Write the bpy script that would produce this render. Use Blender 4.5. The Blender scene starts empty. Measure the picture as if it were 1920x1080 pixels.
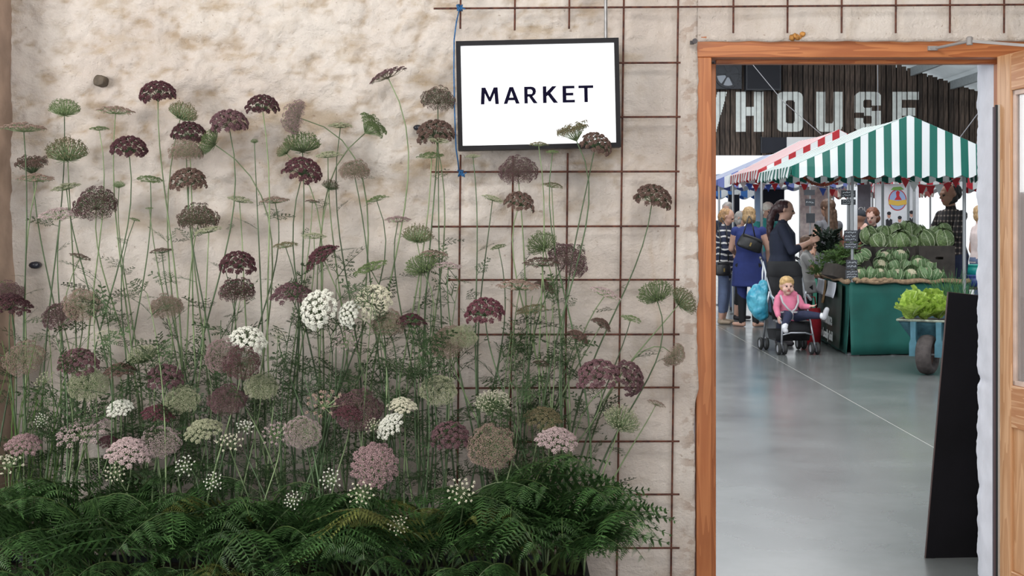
import bpy, bmesh, math, random
import numpy as np
from mathutils import Vector, Matrix, noise, Euler

random.seed(7)
SC = bpy.context.scene
COL = SC.collection

# ------------------------------------------------------------------ camera, world, lights, exposure
F = 2400.0                      # focal length in pixels of the 1920 wide frame
CZ, HY = 1.4, 420.0             # eye height, horizon row
cam_d = bpy.data.cameras.new('camera')
cam = bpy.data.objects.new('camera', cam_d)
COL.objects.link(cam)
cam_d.sensor_width = 36.0
cam_d.lens = 36.0 * F / 1920.0
cam_d.shift_y = -(540.0 - HY) / 1920.0
cam_d.clip_end = 300
cam.location = (0, 0, CZ)
cam.rotation_euler = (math.pi / 2, 0, 0)
SC.camera = cam

SC.view_settings.view_transform = 'Standard'
SC.view_settings.look = 'None'
SC.view_settings.gamma = 1.0
SC.view_settings.use_curve_mapping = False
SC.view_settings.exposure = 0.0

world = bpy.data.worlds.new('daylight')
SC.world = world
world.use_nodes = True
bg = world.node_tree.nodes['Background']
bg.inputs[0].default_value = (0.93, 0.97, 1.0, 1)
bg.inputs[1].default_value = 1.25

def area_light(name, loc, target, sx, sy, power, color, spread=180):
    d = bpy.data.lights.new(name, 'AREA')
    d.shape = 'RECTANGLE'; d.size = sx; d.size_y = sy
    d.energy = power; d.color = color; d.spread = math.radians(spread)
    o = bpy.data.objects.new(name, d); COL.objects.link(o)
    o.location = loc
    o.rotation_euler = (Vector(target) - Vector(loc)).to_track_quat('-Z', 'Y').to_euler()
    return o

# area lamps for the daylight of flower room and hall, some added as fill
area_light('side_door_daylight', (-4.4, 0.7, 2.2), (-0.6, 4.75, 1.5), 2.0, 1.7, 205, (1.0, 0.97, 0.93))
area_light('near_top_fill', (0.5, 1.9, 3.6), (0.5, 4.75, 1.7), 1.8, 1.3, 82, (1.0, 0.96, 0.9))  # fill lamp added overhead for the right of the wall; no skylight built
area_light('rear_fill_light', (-0.2, -2.6, 1.7), (-0.2, 4.0, 1.2), 3.4, 2.4, 165, (0.95, 0.97, 1.0))  # fill lamp added behind the camera; no doorway is built there
area_light('hall_roof_light', (3.6, 15.5, 5.3), (3.6, 15.5, 0), 4.6, 21, 800, (0.96, 0.98, 1.0))
area_light('hall_front_fill', (3.0, 5.5, 4.7), (4.6, 20.0, 2.2), 9.0, 1.2, 350, (0.96, 0.98, 1.0))  # added fill for the far wall and canopy fronts; no glazing there
area_light('hall_side_area_light', (-4.0, 11.0, 3.2), (5.0, 13.0, 0.8), 5.0, 3.0, 320, (0.95, 0.98, 1.0))  # area lamp standing in for daylight from the left; no window built

# ------------------------------------------------------------------ helpers
def P(px, py, Y):
    return Vector(((px - 960) * Y / F, Y, CZ - (py - HY) * Y / F))

def rnd(a, b):
    return random.uniform(a, b)

class MB:
    """collects geometry, then links it as one mesh object"""
    def __init__(s):
        s.v = []; s.f = []; s.m = []; s.uv = None
    def add(s, vs, fs, mi=0):
        n = len(s.v)
        s.v.extend([tuple(q) for q in vs])
        for q in fs:
            s.f.append(tuple(i + n for i in q)); s.m.append(mi)
        return s
    def box(s, c, d, M=None, mi=0, taper=(1, 1)):
        x, y, z = d[0] / 2, d[1] / 2, d[2] / 2
        vs = []
        for k in (-1, 1):
            tx, ty = (taper if k == 1 else (1, 1))
            for a, b in ((-1, -1), (1, -1), (1, 1), (-1, 1)):
                q = Vector((a * x * tx, b * y * ty, k * z))
                if M is not None: q = M @ q
                vs.append(q + Vector(c))
        return s.add(vs, [(3, 2, 1, 0), (4, 5, 6, 7), (0, 1, 5, 4), (1, 2, 6, 5), (2, 3, 7, 6), (3, 0, 4, 7)], mi)
    def bar(s, a, b, w, h, up=(0, 0, 1), mi=0):
        a = Vector(a); b = Vector(b); d = b - a; L = d.length
        d.normalize(); u = Vector(up)
        r = d.cross(u).normalized(); u = r.cross(d).normalized()
        M = Matrix((r, d, u)).transposed()
        return s.box((a + b) / 2, (w, L, h), M, mi)
    def tube(s, pts, rad, n=6, mi=0, caps=True):
        pts = [Vector(p) for p in pts]
        N = len(pts)
        if not hasattr(rad, '__len__'): rad = [rad] * N
        t0 = (pts[1] - pts[0]).normalized()
        ref = Vector((0, 0, 1)) if abs(t0.z) < 0.9 else Vector((1, 0, 0))
        r = t0.cross(ref).normalized()
        vs = []
        for i in range(N):
            t = (pts[min(i + 1, N - 1)] - pts[max(i - 1, 0)]).normalized()
            r = (r - t * r.dot(t))
            r = r.normalized() if r.length > 1e-6 else t.orthogonal().normalized()
            b = t.cross(r)
            for k in range(n):
                a = 2 * math.pi * k / n
                vs.append(pts[i] + (r * math.cos(a) + b * math.sin(a)) * rad[i])
        fs = []
        for i in range(N - 1):
            for k in range(n):
                k2 = (k + 1) % n
                fs.append((i * n + k, i * n + k2, (i + 1) * n + k2, (i + 1) * n + k))
        if caps:
            fs.append(tuple(range(n - 1, -1, -1)))
            fs.append(tuple((N - 1) * n + k for k in range(n)))
        return s.add(vs, fs, mi)
    def capsule(s, p0, r0, p1, r1, n=10, mi=0):
        p0 = Vector(p0); p1 = Vector(p1); d = (p1 - p0)
        if d.length < 1e-5: d = Vector((0, 0, 1e-4)); p1 = p0 + d
        t = d.normalized()
        pts = []; rr = []
        for a in (-85, -60, -30): 
            pts.append(p0 + t * r0 * math.sin(math.radians(a))); rr.append(r0 * math.cos(math.radians(a)))
        pts.append(p0); rr.append(r0); pts.append(p1); rr.append(r1)
        for a in (30, 60, 85):
            pts.append(p1 + t * r1 * math.sin(math.radians(a))); rr.append(r1 * math.cos(math.radians(a)))
        return s.tube(pts, rr, n, mi)
    def rings(s, rings, n=16, mi=0, caps=True):
        """stacked ellipses (cx,cy,cz,rx,ry)"""
        vs = []; fs = []
        for (cx, cy, cz, rx, ry) in rings:
            for k in range(n):
                a = 2 * math.pi * k / n
                vs.append((cx + rx * math.cos(a), cy + ry * math.sin(a), cz))
        N = len(rings)
        for i in range(N - 1):
            for k in range(n):
                k2 = (k + 1) % n
                fs.append((i * n + k, i * n + k2, (i + 1) * n + k2, (i + 1) * n + k))
        if caps:
            fs.append(tuple(range(n - 1, -1, -1))); fs.append(tuple((N - 1) * n + k for k in range(n)))
        return s.add(vs, fs, mi)
    def ellipsoid(s, c, r, n=14, m=8, M=None, mi=0, jit=0):
        vs = [];
        for i in range(m + 1):
            ph = -math.pi / 2 + math.pi * i / m
            for k in range(n):
                a = 2 * math.pi * k / n
                j = 1 + (rnd(-jit, jit) if jit else 0)
                q = Vector((r[0] * math.cos(ph) * math.cos(a) * j, r[1] * math.cos(ph) * math.sin(a) * j, r[2] * math.sin(ph) * j))
                if M is not None: q = M @ q
                vs.append(q + Vector(c))
        fs = []
        for i in range(m):
            for k in range(n):
                k2 = (k + 1) % n
                fs.append((i * n + k, i * n + k2, (i + 1) * n + k2, (i + 1) * n + k))
        return s.add(vs, fs, mi)
    def poly(s, pts, y0, y1, mi=0, M=None):
        """closed outline in x,z, extruded from y0 to y1"""
        n = len(pts)
        vs = [Vector((x, y0, z)) for x, z in pts] + [Vector((x, y1, z)) for x, z in pts]
        if M is not None: vs = [M @ q for q in vs]
        fs = [tuple(range(n)), tuple(range(2 * n - 1, n - 1, -1))]
        for i in range(n):
            j = (i + 1) % n
            fs.append((j, i, i + n, j + n))
        return s.add(vs, fs, mi)
    def mesh(s, name, mats, smooth=False):
        me = bpy.data.meshes.new(name)
        me.from_pydata(s.v, [], s.f)
        if not isinstance(mats, (list, tuple)): mats = [mats]
        for m in mats: me.materials.append(m)
        if len(mats) > 1: me.polygons.foreach_set('material_index', s.m)
        if smooth: me.polygons.foreach_set('use_smooth', [True] * len(s.f))
        me.update()
        return me
    def build(s, name, mats, parent=None, smooth=False, loc=None):
        return link(name, s.mesh(name, mats, smooth), parent, loc)

def link(name, me, parent=None, loc=None, mw=None):
    o = bpy.data.objects.new(name, me)
    COL.objects.link(o)
    if parent is not None: o.parent = parent
    if mw is not None: o.matrix_local = mw
    elif loc is not None: o.location = loc
    return o

def fix_normals(me):
    bm = bmesh.new(); bm.from_mesh(me)
    bmesh.ops.recalc_face_normals(bm, faces=bm.faces)
    bm.to_mesh(me); bm.free()

def tag(o, label, cat, group=None, kind=None):
    o['label'] = label; o['category'] = cat
    if group: o['group'] = group
    if kind: o['kind'] = kind
    return o

def struct(o):
    o['kind'] = 'structure'; return o

def empty(name, loc=(0, 0, 0), rz=0.0, label=None, cat=None, group=None):
    o = bpy.data.objects.new(name, None); COL.objects.link(o)
    o.location = loc; o.rotation_euler = (0, 0, rz); o.empty_display_size = 0.05
    if label: tag(o, label, cat, group)
    return o

# ------------------------------------------------------------------ materials
_M = {}
def mat(name, col, rough=0.6, var=0.0, scale=20.0, col2=None, bump=0.0, bscale=80.0, metal=0.0, spec=0.5,
        trans=0.0, emit=0.0, objvar=0.0, stretch=None, sheen=0.0):
    """principled material, colour varied by noise, optional bump"""
    if name in _M: return _M[name]
    m = bpy.data.materials.new(name); m.use_nodes = True
    nt = m.node_tree; N = nt.nodes; L = nt.links
    b = N['Principled BSDF']
    c = tuple(col) + (1,)
    b.inputs['Base Color'].default_value = c
    b.inputs['Roughness'].default_value = rough
    b.inputs['Metallic'].default_value = metal
    b.inputs['Specular IOR Level'].default_value = spec
    if sheen: b.inputs['Sheen Weight'].default_value = sheen
    tc = N.new('ShaderNodeTexCoord')
    vec = tc.outputs['Object']
    if stretch:
        mp = N.new('ShaderNodeMapping'); mp.inputs['Scale'].default_value = stretch
        L.new(vec, mp.inputs['Vector']); vec = mp.outputs[0]
    out = None
    if var or col2:
        nz = N.new('ShaderNodeTexNoise'); nz.inputs['Scale'].default_value = scale; nz.inputs['Detail'].default_value = 5
        L.new(vec, nz.inputs['Vector'])
        rp = N.new('ShaderNodeValToRGB')
        lo = tuple(x * (1 - var) for x in col) + (1,)
        hi = (tuple(col2) + (1,)) if col2 else tuple(min(1, x * (1 + var)) for x in col) + (1,)
        rp.color_ramp.elements[0].position = 0.34; rp.color_ramp.elements[0].color = lo
        rp.color_ramp.elements[1].position = 0.66; rp.color_ramp.elements[1].color = hi
        L.new(nz.outputs['Fac'], rp.inputs[0]); out = rp.outputs[0]
    if objvar:
        oi = N.new('ShaderNodeObjectInfo')
        mr = N.new('ShaderNodeMapRange')
        mr.inputs['To Min'].default_value = 1 - objvar; mr.inputs['To Max'].default_value = 1 + objvar
        L.new(oi.outputs['Random'], mr.inputs['Value'])
        mx = N.new('ShaderNodeMix'); mx.data_type = 'RGBA'; mx.blend_type = 'MULTIPLY'; mx.inputs[0].default_value = 1
        if out is None: mx.inputs[6].default_value = c
        else: L.new(out, mx.inputs[6])
        L.new(mr.outputs[0], mx.inputs[7]); out = mx.outputs[2]
    if out is not None: L.new(out, b.inputs['Base Color'])
    if bump:
        nb = N.new('ShaderNodeTexNoise'); nb.inputs['Scale'].default_value = bscale; nb.inputs['Detail'].default_value = 6
        L.new(vec, nb.inputs['Vector'])
        bp = N.new('ShaderNodeBump'); bp.inputs['Strength'].default_value = bump; bp.inputs['Distance'].default_value = 0.01
        L.new(nb.outputs['Fac'], bp.inputs['Height']); L.new(bp.outputs[0], b.inputs['Normal'])
    if trans:
        tr = N.new('ShaderNodeBsdfTranslucent'); mxs = N.new('ShaderNodeMixShader'); mxs.inputs[0].default_value = trans
        if out is not None: L.new(out, tr.inputs['Color'])
        else: tr.inputs['Color'].default_value = c
        L.new(b.outputs[0], mxs.inputs[1]); L.new(tr.outputs[0], mxs.inputs[2])
        L.new(mxs.outputs[0], N['Material Output'].inputs['Surface'])
    if emit:
        b.inputs['Emission Color'].default_value = c; b.inputs['Emission Strength'].default_value = emit
    _M[name] = m
    return m

def stripe_mat(name, ca, cb, pitch, axis=0, duty=0.5, rough=0.5, trans=0.0):
    """two-colour stripes along a UV axis measured in metres"""
    m = bpy.data.materials.new(name); m.use_nodes = True
    nt = m.node_tree; N = nt.nodes; L = nt.links; b = N['Principled BSDF']
    uv = N.new('ShaderNodeUVMap'); sx = N.new('ShaderNodeSeparateXYZ'); L.new(uv.outputs[0], sx.inputs[0])
    dv = N.new('ShaderNodeMath'); dv.operation = 'DIVIDE'; dv.inputs[1].default_value = pitch; L.new(sx.outputs[axis], dv.inputs[0])
    fr = N.new('ShaderNodeMath'); fr.operation = 'FRACT'; L.new(dv.outputs[0], fr.inputs[0])
    lt = N.new('ShaderNodeMath'); lt.operation = 'LESS_THAN'; lt.inputs[1].default_value = duty; L.new(fr.outputs[0], lt.inputs[0])
    mx = N.new('ShaderNodeMix'); mx.data_type = 'RGBA'
    mx.inputs[6].default_value = tuple(cb) + (1,); mx.inputs[7].default_value = tuple(ca) + (1,)
    L.new(lt.outputs[0], mx.inputs[0]); L.new(mx.outputs[2], b.inputs['Base Color'])
    b.inputs['Roughness'].default_value = rough
    tr = N.new('ShaderNodeBsdfTranslucent'); ms = N.new('ShaderNodeMixShader'); ms.inputs[0].default_value = trans
    L.new(mx.outputs[2], tr.inputs[0]); L.new(b.outputs[0], ms.inputs[1]); L.new(tr.outputs[0], ms.inputs[2])
    L.new(ms.outputs[0], N['Material Output'].inputs['Surface'])
    return m

def wood_mat(name, c1, c2, axis='Z', sc=1.0, rough=0.45):
    m = bpy.data.materials.new(name); m.use_nodes = True
    nt = m.node_tree; N = nt.nodes; L = nt.links; b = N['Principled BSDF']
    tc = N.new('ShaderNodeTexCoord'); mp = N.new('ShaderNodeMapping')
    s = {'X': (0.5, 7, 7), 'Y': (7, 0.5, 7), 'Z': (7, 7, 0.5)}[axis]
    mp.inputs['Scale'].default_value = tuple(q * sc for q in s)
    L.new(tc.outputs['Object'], mp.inputs['Vector'])
    nz = N.new('ShaderNodeTexNoise'); nz.inputs['Scale'].default_value = 1.6; nz.inputs['Detail'].default_value = 3
    L.new(mp.outputs[0], nz.inputs['Vector'])
    mu = N.new('ShaderNodeMath'); mu.operation = 'MULTIPLY'; mu.inputs[1].default_value = 11; L.new(nz.outputs['Fac'], mu.inputs[0])
    fr = N.new('ShaderNodeMath'); fr.operation = 'FRACT'; L.new(mu.outputs[0], fr.inputs[0])
    n2 = N.new('ShaderNodeTexNoise'); n2.inputs['Scale'].default_value = 30; n2.inputs['Detail'].default_value = 4; L.new(mp.outputs[0], n2.inputs['Vector'])
    ad = N.new('ShaderNodeMath'); ad.operation = 'MULTIPLY_ADD'; ad.inputs[1].default_value = 0.5; L.new(n2.outputs['Fac'], ad.inputs[0]); L.new(fr.outputs[0], ad.inputs[2])
    rp = N.new('ShaderNodeValToRGB')
    rp.color_ramp.elements[0].position = 0.3; rp.color_ramp.elements[0].color = tuple(c1) + (1,)
    rp.color_ramp.elements[1].position = 1.2 if False else 1.0; rp.color_ramp.elements[1].color = tuple(c2) + (1,)
    L.new(ad.outputs[0], rp.inputs[0]); L.new(rp.outputs[0], b.inputs['Base Color'])
    b.inputs['Roughness'].default_value = rough
    bp = N.new('ShaderNodeBump'); bp.inputs['Strength'].default_value = 0.08; L.new(ad.outputs[0], bp.inputs['Height']); L.new(bp.outputs[0], b.inputs['Normal'])
    return m

def text_mesh(body, size, name, depth=0.0, bold=0.0, shear=0.0):
    cu = bpy.data.curves.new(name, 'FONT'); cu.body = body; cu.size = size
    cu.extrude = depth; cu.offset = bold; cu.shear = shear; cu.align_x = 'CENTER'; cu.align_y = 'CENTER'; cu.resolution_u = 3
    o = bpy.data.objects.new(name, cu); COL.objects.link(o)
    dg = bpy.context.evaluated_depsgraph_get()
    me = bpy.data.meshes.new_from_object(o.evaluated_get(dg))
    bpy.data.objects.remove(o); bpy.data.curves.remove(cu)
    return me

def smooth01(a, b, x):
    t = max(0.0, min(1.0, (x - a) / (b - a))); return t * t * (3 - 2 * t)

METAL = mat('galvanised_metal', (0.42, 0.43, 0.45), 0.35, var=0.15, scale=30, metal=0.9)
BLACK = mat('black_plastic', (0.012, 0.012, 0.014), 0.45, var=0.2)
POLE = mat('grey_pole', (0.33, 0.34, 0.35), 0.4, metal=0.6)
WHITE = mat('white_paint', (0.8, 0.8, 0.79), 0.6, var=0.05)
# ================================================================== THE FLOWER WALL
YW = 4.76           # face of the plaster
XL = P(24, 0, YW).x
XD = P(1309, 0, YW).x
ZD = P(0, 77, YW).z

def wall_material():
    m = bpy.data.materials.new('limewashed_plaster'); m.use_nodes = True
    nt = m.node_tree; N = nt.nodes; L = nt.links; b = N['Principled BSDF']
    geo = N.new('ShaderNodeNewGeometry'); tc = N.new('ShaderNodeTexCoord'); pos = tc.outputs['Object']
    def nz(scale, detail=5, st=None, rough=0.55):
        n = N.new('ShaderNodeTexNoise'); n.inputs['Scale'].default_value = scale; n.inputs['Detail'].default_value = detail
        n.inputs['Roughness'].default_value = rough
        if st:
            mp = N.new('ShaderNodeMapping'); mp.inputs['Scale'].default_value = st; L.new(pos, mp.inputs[0]); L.new(mp.outputs[0], n.inputs['Vector'])
        else: L.new(pos, n.inputs['Vector'])
        return n.outputs['Fac']
    def ramp(f, a, bb):
        r = N.new('ShaderNodeMapRange'); r.interpolation_type = 'SMOOTHSTEP'
        r.inputs['From Min'].default_value = a; r.inputs['From Max'].default_value = bb; L.new(f, r.inputs['Value']); return r.outputs[0]
    def mul(a, bb):
        q = N.new('ShaderNodeMath'); q.operation = 'MULTIPLY'; q.use_clamp = True
        L.new(a, q.inputs[0])
        if isinstance(bb, float): q.inputs[1].default_value = bb
        else: L.new(bb, q.inputs[1])
        return q.outputs[0]
    def mixc(f, a, bb):
        q = N.new('ShaderNodeMix'); q.data_type = 'RGBA'; L.new(f, q.inputs[0])
        if isinstance(a, tuple): q.inputs[6].default_value = a + (1,)
        else: L.new(a, q.inputs[6])
        q.inputs[7].default_value = bb + (1,)
        return q.outputs[2]
    sx = N.new('ShaderNodeSeparateXYZ'); L.new(pos, sx.inputs[0])
    rough_zone = N.new('ShaderNodeAttribute'); rough_zone.attribute_name = 'roughzone'
    cav = N.new('ShaderNodeAttribute'); cav.attribute_name = 'cavity'
    c = mixc(ramp(nz(2.2, 6), 0.35, 0.7), (0.61, 0.545, 0.50), (0.725, 0.675, 0.63))
    c = mixc(mul(ramp(nz(14, 6), 0.5, 0.75), 0.5), c, (0.56, 0.49, 0.42))
    # ochre stains in the rough coat; hollows darkened for dirt and small shadows
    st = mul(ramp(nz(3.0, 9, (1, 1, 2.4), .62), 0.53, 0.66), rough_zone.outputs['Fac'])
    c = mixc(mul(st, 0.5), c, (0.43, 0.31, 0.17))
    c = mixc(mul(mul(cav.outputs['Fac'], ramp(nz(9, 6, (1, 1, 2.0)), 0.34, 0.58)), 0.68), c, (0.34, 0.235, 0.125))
    # rust run-off beside the rods, and grey damp
    c = mixc(mul(ramp(nz(2.6, 6, (4.5, 1, 0.8)), 0.6, 0.78), 0.42), c, (0.42, 0.30, 0.19))
    c = mixc(mul(ramp(nz(1.3, 5), 0.55, 0.75), 0.25), c, (0.5, 0.47, 0.46))
    sp = mul(ramp(nz(55, 3), 0.68, 0.74), 0.6)
    c = mixc(sp, c, (0.3, 0.22, 0.16))
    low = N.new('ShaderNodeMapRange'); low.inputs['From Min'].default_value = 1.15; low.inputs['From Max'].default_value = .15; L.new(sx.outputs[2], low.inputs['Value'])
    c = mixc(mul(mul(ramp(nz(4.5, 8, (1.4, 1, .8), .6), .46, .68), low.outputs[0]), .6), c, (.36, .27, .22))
    # flaked render beside the door
    edge = N.new('ShaderNodeAttribute'); edge.attribute_name = 'flake'
    c = mixc(mul(edge.outputs['Fac'], mul(ramp(nz(13, 4, (1, 1, 1.6)), 0.55, 0.59), 0.7)), c, (0.45, 0.35, 0.29))
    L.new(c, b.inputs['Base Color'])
    b.inputs['Roughness'].default_value = 0.85; b.inputs['Specular IOR Level'].default_value = 0.2
    bp = N.new('ShaderNodeBump'); bp.inputs['Strength'].default_value = 0.95; bp.inputs['Distance'].default_value = 0.014
    ad = N.new('ShaderNodeMath'); ad.operation = 'ADD'; L.new(nz(24, 9, (1, 1, 1.3), 0.68), ad.inputs[0]); L.new(mul(nz(90, 4), 0.3), ad.inputs[1])
    L.new(ad.outputs[0], bp.inputs['Height']); L.new(bp.outputs[0], b.inputs['Normal'])
    return m
WALL = wall_material()

def relief(x, z):
    """depth of the plaster face in metres, how rough it is and how hollow"""
    px = 960 + x * F / YW; py = HY - (z - CZ) * F / YW
    rz = 1 - smooth01(300, 560, py + 60 * noise.noise((x * 2, 0, z * 2)))
    rz *= 1 - 0.75 * smooth01(1130, 1240, px)
    rz = max(rz, 0.10 + 0.10 * smooth01(850, 1000, py))
    p = Vector((x, 0.0, z))
    big = noise.fractal(Vector((x * 2.0, 3.1, z * 2.6)), 0.9, 2.1, 3)
    mid = noise.fractal(Vector((x * 6.5, 9.3, z * 8.5)), 0.8, 2.2, 4)
    chip = noise.ridged_multi_fractal(Vector((x * 7.0, 5.7, z * 10.0)), 0.9, 2.2, 4, 1.0, 2.0)
    chip2 = noise.ridged_multi_fractal(Vector((x * 13.0 + 3 * z, 2.7, z * 17.0)), 0.9, 2.2, 3, 1.0, 2.0)
    d = 0.014 * big + rz * (0.019 * mid - 0.016 * max(0, chip - 1.1) ) + rz * (.010 * noise.fractal(Vector((x * 17, 1.3, z * 21)), .6, 2.2, 3) - .010 * max(0, chip2 - 1.25)) + 0.0015 * noise.noise(p * 30)
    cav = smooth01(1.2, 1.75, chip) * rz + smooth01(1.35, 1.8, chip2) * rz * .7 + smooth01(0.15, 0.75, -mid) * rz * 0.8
    return d, rz, min(1, cav)

def wall_patch(verts, faces, attr, x0, x1, z0, z1, st, ragged=None):
    nx = max(2, int((x1 - x0) / st)); nz = max(2, int((z1 - z0) / st)); n0 = len(verts)
    for j in range(nz + 1):
        z = z0 + (z1 - z0) * j / nz
        for i in range(nx + 1):
            u = i / nx
            x = x0 + (x1 - x0) * u
            zz = z
            d, rz, cv = relief(x, zz)
            fl = 0.0
            if ragged == 'right':
                e = 0.007 * noise.fractal(Vector((0, 4.0, z * 7)), 0.8, 2.2, 4) - 0.010 * smooth01(0.2, 0.7, noise.noise((2.0, 0, z * 2.6)))
                e -= .012 * (1 - smooth01(.72, .80, z))
                k = smooth01(x1 - 0.10, x1, x) * (1 - smooth01(ZD - .03, ZD, z)); x += e * k
                fl = smooth01(x1 - 0.085, x1 - 0.03, x)
            if ragged == 'bottom':
                k = smooth01(z0 + 0.06, z0, z); zz = z + k * 0.004 * noise.noise((x * 14, 2, 0))
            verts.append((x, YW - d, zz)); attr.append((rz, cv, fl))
    for j in range(nz):
        for i in range(nx):
            a = n0 + j * (nx + 1) + i
            faces.append((a, a + 1, a + nx + 2, a + nx + 1))
    # returns along the ragged borders
    if ragged == 'right':
        m0 = len(verts)
        for j in range(nz + 1):
            q = verts[n0 + j * (nx + 1) + nx]; verts.append((q[0] + 0.002, YW + 0.06, q[2])); attr.append((0.3, 0.6, 1))
        for j in range(nz):
            a = n0 + j * (nx + 1) + nx
            faces.append((a, m0 + j, m0 + j + 1, a + nx + 1))
    if ragged == 'bottom':
        m0 = len(verts)
        for i in range(nx + 1):
            q = verts[n0 + i]; verts.append((q[0], YW + 0.06, q[2])); attr.append((0.3, 0.5, 0))
        for i in range(nx):
            faces.append((n0 + i, m0 + i, m0 + i + 1, n0 + i + 1))

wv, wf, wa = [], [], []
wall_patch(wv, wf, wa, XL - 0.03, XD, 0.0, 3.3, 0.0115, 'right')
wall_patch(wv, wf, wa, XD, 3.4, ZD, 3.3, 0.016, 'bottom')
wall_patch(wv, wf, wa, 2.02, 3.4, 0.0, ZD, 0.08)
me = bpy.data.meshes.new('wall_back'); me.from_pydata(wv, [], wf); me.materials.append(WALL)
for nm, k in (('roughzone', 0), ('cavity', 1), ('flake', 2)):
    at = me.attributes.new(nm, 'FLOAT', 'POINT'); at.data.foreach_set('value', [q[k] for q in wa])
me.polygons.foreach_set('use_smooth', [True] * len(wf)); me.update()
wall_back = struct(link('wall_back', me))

# core of the same wall behind plaster and frame, hall side painted white
HALLWHITE = mat('hall_white_masonry', (0.70, 0.72, 0.80), 0.8, var=0.07, scale=9, bump=0.6, bscale=14)
YB = 5.11
XR = 1.848          # right side of the opening
mb = MB()
mb.box(((-5.4 + XD + 0.03) / 2, (YW + 0.06 + YB) / 2, 1.65), (XD + 0.03 + 5.4, YB - YW - 0.06, 3.3))
mb.box(((XD + 0.03 + XR + 0.02) / 2, (YW + 0.06 + YB) / 2, (2.05 + 3.3) / 2), (XR + 0.02 - XD - 0.03, YB - YW - 0.06, 1.25))
mb.box((9.0, YB + 0.0, 4.6), (24, 0.02, 2.6))
mb.box((3.9, (4.9 + YB) / 2 + .005, 1.65), (3.9, YB - 4.9 - 0.02, 3.3))
mb.box((-6.5, YB - 0.02, 2.95), (7, 0.02, 5.9))
mb.box((9.5, YB - 0.02, 2.95), (7.4, 0.02, 5.9))
struct(mb.build('wall_core', HALLWHITE))
# the rough white reveal on the right side of the opening
mb = MB(); vs = []; nz_, ny_ = 190, 14
for j in range(nz_ + 1):
    z = 2.06 * j / nz_
    for i in range(ny_ + 1):
        u = i / ny_; y = 4.895 + (YB + 0.012 - 4.895) * u
        d = 0.006 * noise.fractal(Vector((3, y * 8, z * 8)), 0.8, 2.2, 4)
        notch = -0.013 * math.exp(-((z - 0.78) / 0.02) ** 2) * u - 0.006 * math.exp(-((z - 0.36) / 0.03) ** 2) * u
        arr = 0.010 * max(0, u - 0.7) / 0.3 * (1 + .8 * noise.fractal(Vector((0, 7, z * 13)), .8, 2.2, 3))
        vs.append((XR + 0.004 - d * 0.5 + arr - notch, y, z))
fs = [(j * (ny_ + 1) + i, (j + 1) * (ny_ + 1) + i, (j + 1) * (ny_ + 1) + i + 1, j * (ny_ + 1) + i + 1) for j in range(nz_) for i in range(ny_)]
mb.add(vs, fs)
struct(mb.build('wall_reveal', HALLWHITE, smooth=True))

# left wall, coming towards the viewer; stains and shade put into its brown
BROWNW = mat('brown_shaded_limewash', (0.42, 0.31, 0.25), 0.9, var=0.25, scale=6, bump=0.5, bscale=20)
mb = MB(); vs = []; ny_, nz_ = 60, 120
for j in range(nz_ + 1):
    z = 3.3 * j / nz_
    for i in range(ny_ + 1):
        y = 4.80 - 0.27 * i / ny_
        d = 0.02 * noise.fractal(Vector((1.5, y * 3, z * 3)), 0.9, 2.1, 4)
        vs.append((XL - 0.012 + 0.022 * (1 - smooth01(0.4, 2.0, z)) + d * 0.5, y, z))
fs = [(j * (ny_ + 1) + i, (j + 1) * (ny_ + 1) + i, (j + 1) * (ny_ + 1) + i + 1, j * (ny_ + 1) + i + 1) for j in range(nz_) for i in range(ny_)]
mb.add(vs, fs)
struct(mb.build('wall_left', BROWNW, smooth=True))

# the rest of the near room: floor, roof, other walls
NEARWALL = mat('near_room_limewash', (0.55, 0.5, 0.44), 0.9, var=0.15, scale=3)
NEARFLOOR = mat('near_room_concrete', (0.27, 0.26, 0.25), 0.7, var=0.2, scale=5)
struct(MB().box((-0.2, 0.8, -0.05), (10.4, 8.2, 0.1)).build('floor', NEARFLOOR))
struct(MB().box((-0.2, 0.8, 3.85), (10.4, 8.2, 0.1)).build('ceiling', mat('near_roof_boards', (0.4, 0.37, 0.33), 0.8, var=0.2, scale=4)))
struct(MB().box((-5.35, 0.8, 1.9), (0.1, 8.2, 3.9)).box((-2.06, 4.70, 1.9), (0.36, 0.34, 3.9)).build('wall_side_left', NEARWALL))
struct(MB().box((4.95, 0.8, 1.9), (0.1, 8.2, 3.9)).build('wall_side_right', NEARWALL))
struct(MB().box((-0.2, -3.3, 1.9), (10.4, 0.1, 3.9)).build('wall_front', NEARWALL))
struct(MB().box((-0.2, YW + .08, 3.6), (10.4, 0.1, 0.7)).build('wall_back_top', NEARWALL))

# ------------------------------------------------------------------ door frame
PINE_Z = wood_mat('pine_upright', (0.47, 0.175, 0.06), (0.37, 0.12, 0.036), 'Z')
PINE_X = wood_mat('pine_crosswise', (0.48, 0.18, 0.06), (0.34, 0.105, 0.032), 'X')
PALE_Z = wood_mat('pale_pine_upright', (0.60, 0.36, 0.20), (0.47, 0.25, 0.12), 'Z')
PALE_Y = wood_mat('pale_pine_rail', (0.60, 0.36, 0.20), (0.42, 0.19, 0.08), 'Y')
YF = 4.775
xj0, xj1 = P(1306, 0, YF).x, P(1334.5, 0, YF).x
zh = P(0, 107.5, YF).z
xs1 = P(1339.5, 0, 4.90).x; zs = P(0, 122, 4.90).z
fr = struct(empty('door_frame', ((xj0 + XR) / 2, YF, 0)))
def fpart(name, x0, x1, y0, y1, z0, z1, m):
    c = Vector(((x0 + x1) / 2, (y0 + y1) / 2, (z0 + z1) / 2))
    o = MB().box((0, 0, 0), (x1 - x0, y1 - y0, z1 - z0)).build(name, m, fr, loc=c - fr.location)
    bv = o.modifiers.new('bevel', 'BEVEL'); bv.width = 0.003; bv.segments = 2
    return o
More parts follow.
